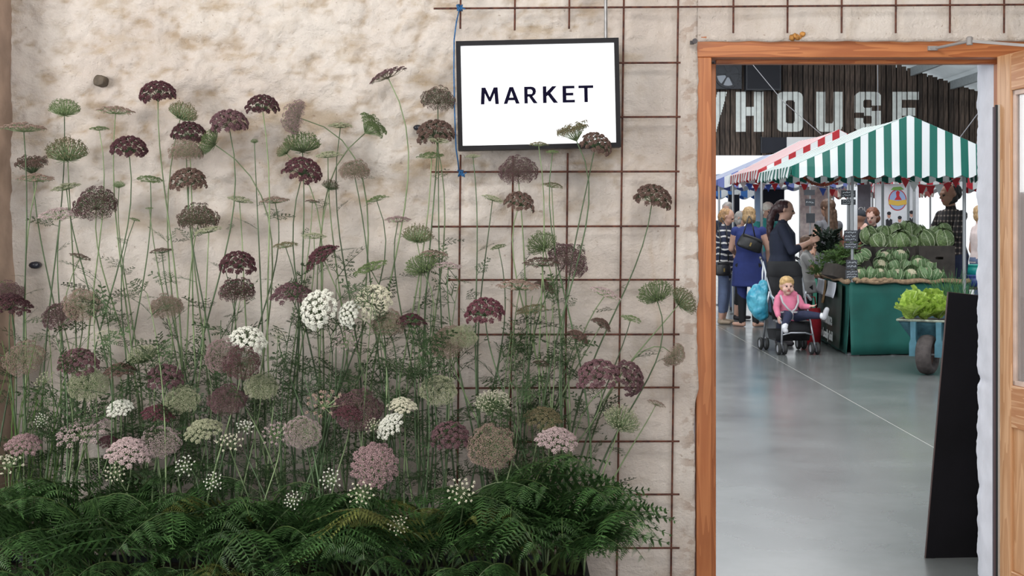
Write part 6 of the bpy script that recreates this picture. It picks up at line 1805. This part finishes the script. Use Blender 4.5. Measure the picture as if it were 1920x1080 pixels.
HB = mat('hair_blonde', (.36, .23, .11), .6, var=.35, scale=30, stretch=(3, 3, .4)); HG = mat('hair_ginger_blonde', (.34, .19, .085), .6, var=.4, scale=30)
HD = mat('hair_dark_red_brown', (.035, .011, .012), .45, var=.4, scale=25, stretch=(3, 3, .4)); HW = mat('hair_white', (.72, .68, .60), .6, var=.12, scale=30)
HBR = mat('hair_brown', (.13, .065, .035), .55, var=.4, scale=30); HK = mat('hair_black', (.012, .010, .010), .5, var=.3, scale=30); HL_ = mat('hair_long_brown', (.10, .05, .028), .55, var=.35, scale=30, stretch=(3, 3, .4))
HT = mat('hair_toddler_blond', (.52, .33, .14), .6, var=.25, scale=30); HGR = mat('hair_grey', (.3, .28, .26), .6, var=.25, scale=30)
NAVY = cloth('navy_knit', (.010, .014, .032)); BLUEW = cloth('royal_blue_cotton', (.018, .03, .14)); BLK = cloth('black_trousers', (.008, .008, .010)); DENIM = cloth('washed_denim', (.10, .13, .22)); GREYT = cloth('grey_marl', (.30, .29, .30))
TEALT = cloth('teal_top', (.03, .25, .24)); GREYS = cloth('grey_sleeveless', (.16, .155, .17)); BEIGE = mat('beige_shoe', (.34, .26, .19), .7); DARKSH = mat('dark_shoe', (.02, .015, .02), .6); SOLE = mat('dark_sole', (.03, .018, .012), .7)

def child(root, name, me): return link(name, me, root)
k65 = 1.64 / 1.70
def hair_at(H, parts, m, voxel=.010, rough=.006, hz=1.575, hy=-.015):
    k = H / 1.70; o = Vector((0, hy, hz))
    ps = []
    for p in parts:
        if len(p) == 2: ps.append(((Vector(p[0]) + o) * k, tuple(v * k for v in p[1])))
        else: ps.append(((Vector(p[0]) + o) * k, p[1] * k, (Vector(p[2]) + o) * k, p[3] * k))
    return hair_mesh(ps, m, voxel, rough)

# 1 striped-top woman with short ginger hair, seen three-quarter, looking down to the right
R_ = math.radians
person(1358, 17.95, R_(70), 'woman with short gingery hair in a navy and white striped top', lambda b: adult(b, 1.63, 1.08, sleeve=1.4, tunic=.06, leghem=.72, head_tilt=.45, shoe='shoe', head_c=(0, -.05, 1.565),
       arms={-1: {'el': (-.24, -.05, 1.10), 'wr': (-.16, -.26, 1.06)}, 1: {'el': (.25, -.02, 1.09), 'wr': (.18, -.24, 1.02)}}),
       {'top': pattern_mat('navy_white_stripes', stripes_z), 'bottom': DENIM, 'shoe': BEIGE},
       lambda r: child(r, 'hair', hair_at(1.63, [((0, -.005, .035), (.088, .100, .085)), ((0, .03, -.01), (.084, .085, .085)), ((0, -.07, .065), (.05, .03, .03))], HG, rough=.010)))
# 2 woman in royal blue, seen from behind
person(1404, 17.45, R_(165), 'woman in a sleeveless royal blue tunic seen from behind', lambda b: adult(b, 1.64, 1.2, sleeve=0, tunic=.27, shoe='sandal', head_tilt=.4, head_c=(-.01, -.05, 1.56), hipw=1.03,
       arms={-1: {'el': (-.27, .0, 1.10), 'wr': (-.27, -.10, .86)}, 1: {'el': (.25, -.06, 1.10), 'wr': (.20, -.24, 1.02)}},
       legs={-1: {'fd': (-.6, -.6, 0)}, 1: {'fd': (.9, -.5, 0), 'an': (.09, .0, .085)}}),
       {'top': BLUEW, 'bottom': BLK, 'sole': SOLE},
       lambda r: child(r, 'hair', hair_at(1.64, [((0, -.02, .035), (.094, .108, .092)), ((0, .015, -.04), (.098, .088, .085)), ((.055, -.03, -.05), (.04, .07, .07)), ((-.055, -.03, -.05), (.04, .07, .07))], HB, rough=.006)))
# 3 person in grey behind them
person(1388, 18.7, R_(60), 'person in a grey top and black cropped trousers half hidden between two women', lambda b: adult(b, 1.60, 1.05, sleeve=.5, tunic=.10, leghem=.55, head_tilt=.3),
       {'top': GREYT, 'bottom': BLK, 'shoe': DARKSH}, lambda r: child(r, 'hair', hair_at(1.60, [((0, .01, .03), (.086, .1, .09)), ((0, .03, -.03), (.084, .08, .09))], HGR)))
# 4 white-haired visitor
person(1438, 19.6, R_(20), 'white-haired visitor in a teal top at the back', lambda b: adult(b, 1.74, 1.0, sleeve=.5, head_tilt=.35), {'top': TEALT, 'bottom': DENIM, 'shoe': DARKSH},
       lambda r: child(r, 'hair', hair_at(1.74, [((0, -.005, .045), (.088, .102, .082)), ((0, .03, .0), (.084, .08, .08))], HW)))
person(1364, 20.6, R_(150), 'person with grey hair and dark blue jacket at the far back left', lambda b: adult(b, 1.76, 1.0, sleeve=2, face=False), {'top': NAVY, 'bottom': DENIM, 'shoe': DARKSH},
       lambda r: child(r, 'hair', hair_at(1.76, [((0, .0, .035), (.088, .104, .09)), ((0, .03, -.02), (.085, .08, .08))], HGR)), voxel=.011)
# 5 ponytailed woman in navy, profile to the right
def pony(r):
    child(r, 'hair', hair_at(1.69, [((0, .012, .030), (.086, .102, .088)), ((0, .07, .02), (.055, .06, .05)), ((0, .10, .02), .042, (.01, .15, -.10), .046), ((.01, .15, -.10), .046, (.015, .16, -.26), .040), ((.015, .16, -.26), .040, (.02, .14, -.42), .018)], HD, rough=.007))
person(1467, 14.75, R_(80), 'woman with a long dark red ponytail in a navy jumper behind the pushchair', lambda b: adult(b, 1.69, 1.28, sleeve=1.35, tunic=.08, head_tilt=.15, hipw=1.05, shoe='shoe', head_c=(0, -.035, 1.57),
       arms={-1: {'el': (-.27, -.10, 1.10), 'wr': (-.16, -.30, 1.20), 'hd': (.2, -1, .5)}, 1: {'el': (.24, -.06, 1.10), 'wr': (.20, -.30, 1.18), 'hd': (0, -1, .5)}},
       legs={-1: {'fd': (-.2, -1, 0)}, 1: {'fd': (.1, -1, 0)}}),
       {'top': NAVY, 'bottom': cloth('dark_jeans', (.012, .016, .035)), 'shoe': DARKSH}, pony)
# 6 child in a pale grey T-shirt reaching for the greens
person(1512, 15.25, R_(72), 'child in a pale grey T-shirt reaching towards the kale', lambda b: adult(b, 1.27, 1.1, sleeve=.6, tunic=.06, shoe='shoe',
       arms={-1: {'el': (-.28, -.14, 1.16), 'wr': (-.20, -.38, 1.18), 'hd': (.1, -1, .2)}, 1: {'el': (.25, -.05, 1.08), 'wr': (.22, -.22, 1.0)}}),
       {'top': cloth('pale_grey_tee', (.40, .39, .38)), 'bottom': BLK, 'shoe': DARKSH, 'skin': SKINT},
       lambda r: child(r, 'hair', hair_at(1.27, [((0, .01, .035), (.092, .11, .092)), ((0, .04, -.03), (.088, .08, .09))], HBR)))
# 7 long-haired woman in grey, arm reaching forward
person(1553, 16.75, R_(-150), 'long-haired woman in a sleeveless grey top behind the stall', lambda b: adult(b, 1.74, 1.02, sleeve=0, tunic=.1, shoe='shoe', face=True,
       arms={1: {'el': (.30, .06, 1.12), 'wr': (.34, .10, 1.02), 'hd': (1, .2, -.2)}, -1: {'el': (-.25, -.05, 1.1), 'wr': (-.2, -.25, 1.05)}}),
       {'top': GREYS, 'bottom': DENIM, 'shoe': DARKSH, 'skin': SKINT},
       lambda r: child(r, 'hair', hair_at(1.74, [((0, .012, .032), (.088, .104, .09)), ((.03, .06, -.05), .055, (.035, .09, -.34), .06), ((-.03, .06, -.05), .055, (-.03, .09, -.36), .058)], HL_)))
# 8 woman with short auburn hair, hand raised to her face
person(1637, 16.9, R_(-35), 'woman with a short auburn bob raising a hand to her face behind the cabbages', lambda b: adult(b, 1.62, 1.02, sleeve=2, head_tilt=.25, head_c=(0, -.04, 1.57),
       arms={-1: {'el': (-.25, -.16, 1.12), 'wr': (-.09, -.20, 1.36), 'hd': (.5, .0, 1), 'pn': (.3, .8, 0)}, 1: {'el': (.24, -.02, 1.08), 'wr': (.15, -.22, 1.0)}}),
       {'top': BLK, 'bottom': DENIM, 'shoe': DARKSH, 'skin': SKINB},
       lambda r: child(r, 'hair', hair_at(1.62, [((0, .0, .04), (.094, .110, .092)), ((0, .03, -.03), (.096, .085, .08)), ((0, -.05, .07), (.07, .05, .035))], mat('hair_auburn', (.15, .045, .018), .5, var=.35, scale=30))))
person(1612, 17.5, R_(150), 'person in a dark cap beside the auburn-haired woman', lambda b: adult(b, 1.60, 1.0, sleeve=.5, face=False), {'top': cloth('rust_shirt', (.25, .08, .05)), 'bottom': BLK, 'shoe': DARKSH, 'skin': SKINT},
       lambda r: child(r, 'cap', hair_at(1.60, [((0, .0, .05), (.092, .112, .075)), ((0, -.10, .03), (.06, .05, .015))], cloth('dark_cap', (.04, .045, .055)), rough=0)), voxel=.011)
# 9 bearded man in a checked shirt, profile to the left
def beard(r):
    child(r, 'hair', hair_at(1.88, [((0, .016, .042), (.080, .097, .078)), ((0, .045, .005), (.074, .064, .065)), ((0, -.055, .088), (.058, .045, .034))], HK, rough=.006))
    child(r, 'beard', hair_at(1.88, [((0, -.035, -.075), (.058, .056, .048)), ((.052, .0, -.04), (.022, .04, .05)), ((-.052, .0, -.04), (.022, .04, .05))], HK, rough=.004))
person(1787, 14.92, R_(-72), 'bearded man in a dark checked shirt standing at the end of the stall', lambda b: adult(b, 1.88, 1.06, sleeve=1.1, head_tilt=.12, head_c=(0, -.055, 1.575), lean=.06,
       arms={-1: {'el': (-.25, -.10, 1.12), 'wr': (-.15, -.30, 1.06), 'hd': (0, -1, -.1)}, 1: {'el': (.26, -.16, 1.16), 'wr': (.10, -.33, 1.08), 'hd': (0, -.7, -.6)}}),
       {'top': pattern_mat('dark_check_shirt', checks), 'bottom': cloth('navy_jeans', (.015, .022, .055)), 'shoe': DARKSH, 'skin': SKINT}, beard)
person(1838, 17.2, R_(90), 'person in a pale top partly hidden by the white doorway edge', lambda b: adult(b, 1.66, 1.05, sleeve=.5), {'top': cloth('pale_pink_top', (.6, .5, .48)), 'bottom': DENIM, 'shoe': DARKSH},
       lambda r: child(r, 'hair', hair_at(1.66, [((0, .01, .035), (.09, .104, .09)), ((0, .03, -.03), (.086, .08, .09))], HB)), voxel=.012)

# handbags
BAGM = mat('black_leather', (.010, .010, .011), .4, var=.3, scale=12, bump=.3, bscale=25)
def handbag(c, w, h, d, rz, strap, label, tilt=0.0):
    root = empty('handbag', c, rz, label, 'handbag')
    root.rotation_euler = (0, tilt, rz)
    b = MB(); b.rings([(0, 0, -h / 2, w * .48, d * .5), (0, 0, -h * .35, w * .52, d * .6), (0, 0, 0, w * .5, d * .55), (0, 0, h * .4, w * .44, d * .35), (0, 0, h / 2, w * .40, d * .16)], 20)
    o = b.build('pouch', BAGM, root, smooth=True); o.modifiers.new('sub', 'SUBSURF').levels = 1
    MB().bar((-w * .4, -d * .35, h * .36), (w * .4, -d * .35, h * .36), .012, .02).build('flap', BAGM, root)
    MB().box((0, -d * .6, -h * .08), (.02, .008, .05)).build('zip_pull', mat('brass', (.5, .35, .12), .3, metal=.8), root)
    inv = Matrix.LocRotScale(Vector(c), Euler((0, tilt, rz)), None).inverted()
    MB().tube([inv @ Vector(p) for p in strap], .009, 6).build('strap', BAGM, root, smooth=True)
bx = P(1355, 0, 17.75)
handbag(Vector((P(1356, 0, 17.7).x, 17.70, P(0, 504, 17.7).z)), .22, .20, .09, .1, [P(1349, 492, 17.72), P(1351, 450, 17.68), P(1346, 420, 17.75), P(1352, 408, 17.85), P(1362, 425, 17.75), P(1366, 490, 17.72)], 'black handbag with a gold zip hanging in front of the striped top')
handbag(Vector((P(1407, 0, 17.2).x, 17.20, P(0, 456, 17.2).z)), .34, .20, .10, -.05, [P(1392, 446, 17.2), P(1398, 425, 17.18), P(1403, 408, 17.25), P(1404, 404, 17.4), P(1409, 412, 17.24), P(1416, 446, 17.2)], 'black leather bag slung across the royal blue back', tilt=.35)

# ------------------------------------------------------------------ pushchair with a toddler
pc = empty('pushchair', (P(1483, 0, 13.95).x, 13.95, 0), R_(5), 'grey-framed pushchair with black hood and seat, facing the doorway', 'pushchair')
TUBE = mat('pushchair_tube', (.42, .43, .46), .35, metal=.7); FAB = cloth('black_pushchair_fabric', (.012, .012, .014)); TYR = mat('pushchair_tyre', (.02, .02, .02), .7); HUBM = mat('wheel_hub_grey', (.33, .33, .36), .4)
def wheel(x, y, r):
    w = torus(r - .016, .016, 24, 8).build('wheel', TYR, pc, smooth=True, loc=(x, y, r))
    MB().tube([(-.012, 0, 0), (.012, 0, 0)], r - .026, 16).build('wheel_hub', HUBM, w)
for sx in (-1, 1):
    for e in (-.032, .032):
        wheel(sx * .18 + e, -.25, .068)
        wheel(sx * .215 + e, .32, .072)
    MB().tube([(sx * .18, -.25, .07), (sx * .18, -.25, .13)], .013, 8).build('wheel_fork', TUBE, pc)
    MB().tube([(sx * .18, -.25, .12), (sx * .155, -.20, .33), (sx * .18, .02, .52), (sx * .20, .22, .78), (sx * .215, .40, 1.0)], .0115, 8).build('front_tube', TUBE, pc, smooth=True)
    MB().tube([(sx * .215, .32, .08), (sx * .215, .22, .42), (sx * .205, .12, .66)], .0115, 8).build('rear_tube', TUBE, pc, smooth=True)
    MB().tube([(sx * .215, .40, 1.0), (sx * .205, .47, 1.02)], .017, 8).build('handle_grip', BLACK, pc)
    MB().tube([(sx * .205, .06, .62), (sx * .20, -.06, .58)], .016, 8).build('armrest', TUBE, pc)
MB().tube([(-.165, -.23, .21), (-.08, -.245, .235), (.08, -.245, .235), (.165, -.23, .21)], .009, 8).build('foot_bar', TUBE, pc, smooth=True)
MB().tube([(-.21, .30, .13), (.21, .30, .13)], .009, 8).build('rear_axle', TUBE, pc)
# seat, back and hood
def sheet(name, rows, m, thick=.02):
    mb = MB(); n = len(rows[0]); vs = [v for r in rows for v in r]
    mb.add(vs, [(i * n + k, i * n + k + 1, (i + 1) * n + k + 1, (i + 1) * n + k) for i in range(len(rows) - 1) for k in range(n - 1)])
    o = mb.build(name, m, pc, smooth=True); s = o.modifiers.new('thickness', 'SOLIDIFY'); s.thickness = thick; return o
xs = (-.17, -.09, 0, .09, .17)
sheet('seat_pad', [[(x, y, z - .03 * (1 - (x / .17) ** 2)) for x in xs] for y, z in ((-.17, .36), (-.05, .35), (.08, .36))], mat('grey_flower_seat', (.11, .11, .12), .85, var=.6, scale=14, col2=(.45, .42, .44)))
sheet('seat_back', [[(x * 1.05, y + .05 * (1 - (x / .17) ** 2), z) for x in xs] for y, z in ((.06, .36), (.12, .55), (.18, .75), (.24, .90))], FAB)
sheet('hood', [[(x * w, y + .03 * (1 - (x / .17) ** 2), z) for x in xs] for y, z, w in ((.27, .74, 1.15), (.20, .83, 1.14), (.23, .92, 1.12), (.30, .985, 1.0), (.36, .96, .95))], FAB, .03)
sheet('leg_panel', [[(x * .9, y, z) for x in xs] for y, z in ((-.17, .35), (-.19, .26), (-.17, .20))], FAB, .01)
sheet('basket', [[(x * 1.1, y, z) for x in xs] for y, z in ((-.1, .24), (-.05, .14), (.2, .14), (.28, .24))], FAB, .008)
# toddler
PINKH = cloth('pink_hoodie', (.60, .17, .26)); TNAVY = cloth('toddler_leggings', (.016, .02, .05)); TSH = mat('toddler_trainer', (.45, .45, .47), .6); SOCK = mat('white_sock', (.7, .7, .72), .8)
def toddler(b):
    hc = Vector((-.012, -.045, .735))
    head(b, hc, .86, .05)
    b.ell(hc + Vector((.036, -.042, -.038)), (.027, .027, .03), 'skin'); b.ell(hc + Vector((-.036, -.042, -.038)), (.027, .027, .03), 'skin')
    b.cap((0, .0, .60), .042, (-.008, -.02, .67), .04, 'skin')
    b.ring([(.02, .02, .36, .10, .09), (.02, .01, .42, .105, .095), (.015, .0, .50, .10, .085), (.01, .0, .58, .098, .075), (.0, 0, .635, .06, .05)], 'top')
    b.cap((-.075, 0, .645), .03, (.085, 0, .645), .03, 'top'); b.cap((-.05, .03, .66), .035, (.06, .03, .66), .035, 'top')
    b.cap((-.095, 0, .60), .042, (-.135, -.06, .50), .036, 'top'); b.cap((-.135, -.06, .50), .036, (-.13, -.13, .425), .030, 'top'); b.hand((-.13, -.14, .415), (0, -.3, -1), (.8, .2, 0), .62)
    b.cap((.115, 0, .60), .042, (.155, -.05, .51), .036, 'top'); b.cap((.155, -.05, .51), .036, (.20, -.13, .515), .030, 'top'); b.hand((.208, -.145, .52), (.6, -.6, .1), (-.3, -.2, .9), .62)
    b.cap((-.03, -.01, .40), .062, (-.035, -.19, .425), .050, 'bottom'); b.cap((-.035, -.19, .425), .048, (-.085, -.24, .335), .036, 'bottom'); b.cap((-.085, -.245, .33), .034, (-.09, -.245, .305), .034, 'sock')
    b.cap((-.09, -.24, .285), .030, (-.095, -.315, .27), .028, 'shoe')
    b.cap((.07, -.01, .40), .062, (.17, -.17, .43), .050, 'bottom'); b.cap((.17, -.17, .43), .048, (.285, -.25, .425), .034, 'bottom'); b.cap((.288, -.252, .425), .032, (.305, -.262, .425), .032, 'sock')
    b.cap((.325, -.272, .41), .032, (.350, -.29, .495), .027, 'shoe')
tod = person(1476, 13.82, R_(2), 'fair-haired toddler in a pink hoodie and navy leggings', toddler, {'skin': SKINB, 'top': PINKH, 'bottom': TNAVY, 'sock': SOCK, 'shoe': TSH},
             lambda r: child(r, 'hair', hair_mesh([((-.012, -.028, .775), (.078, .090, .068)), ((-.012, -.005, .735), (.076, .072, .07)), ((-.012, -.10, .80), (.05, .025, .022))], HT, .007, .004)), voxel=.006)
STR = mat('harness_webbing', (.42, .41, .42), .8)
def strap(pts): MB().tube(pts, .011, 6).build('harness_strap', STR, tod, smooth=True)
strap([(-.09, -.07, .635), (-.075, -.105, .56), (-.02, -.115, .49), (.02, -.12, .46)]); strap([(.10, -.06, .635), (.095, -.10, .56), (.06, -.115, .49), (.02, -.12, .46)]); strap([(-.10, -.08, .45), (.02, -.125, .455), (.13, -.07, .45)]); strap([(.02, -.125, .46), (.015, -.16, .42), (.02, -.14, .38)])
# blue carrier bag hung on the handle, red bag below
mb = MB(); ctr = Vector((P(1421, 0, 14.15).x, 14.15, P(0, 562, 14.15).z))
for c_, r_ in (((0, 0, 0), (.12, .10, .17)), ((.02, 0, -.10), (.10, .09, .12)), ((.06, 0, .12), (.06, .06, .10)), ((.05, 0, -.17), (.07, .07, .06))): mb.ellipsoid(c_, r_, 20, 14)
me = voxel_union(mb, .009, 2)
for v in me.vertices: v.co += v.normal * (.016 * noise.noise(v.co * 14) + .010 * abs(noise.noise(Vector((v.co.x * 30, v.co.y * 30, v.co.z * 14)))))
me.materials.append(mat('sky_blue_plastic', (.02, .27, .42), .3, var=.25, scale=6, col2=(.12, .46, .58)))
bl = empty('carrier_bag', ctr, 0, 'bulging sky-blue plastic carrier bag hung on the pushchair handle', 'bag'); link('bag_body', me, bl)
MB().tube([(.05, 0, .18), (.055, .02, .30), (.075, .08, .42), (.09, .02, .30), (.08, 0, .18)], .010, 6).build('bag_handle', mat('clear_white_plastic', (.6, .62, .65), .4), bl, smooth=True)
rb_ = P(1520, 0, 14.9)
rbg = empty('red_bag', (rb_.x, 14.9, 0), .2, 'red shopping bag standing on the floor behind the pushchair', 'bag')
MB().rings([(0, 0, 0, .12, .07), (0, 0, .25, .13, .08), (0, 0, .42, .12, .05)], 16).build('bag_body', mat('red_fabric', (.32, .01, .02), .8, var=.2), rbg, smooth=True)
MB().tube([(-.07, 0, .41), (-.05, 0, .55), (.05, 0, .55), (.07, 0, .41)], .008, 6).build('bag_handle', mat('red_fabric', (.32, .01, .02), .8), rbg, smooth=True)
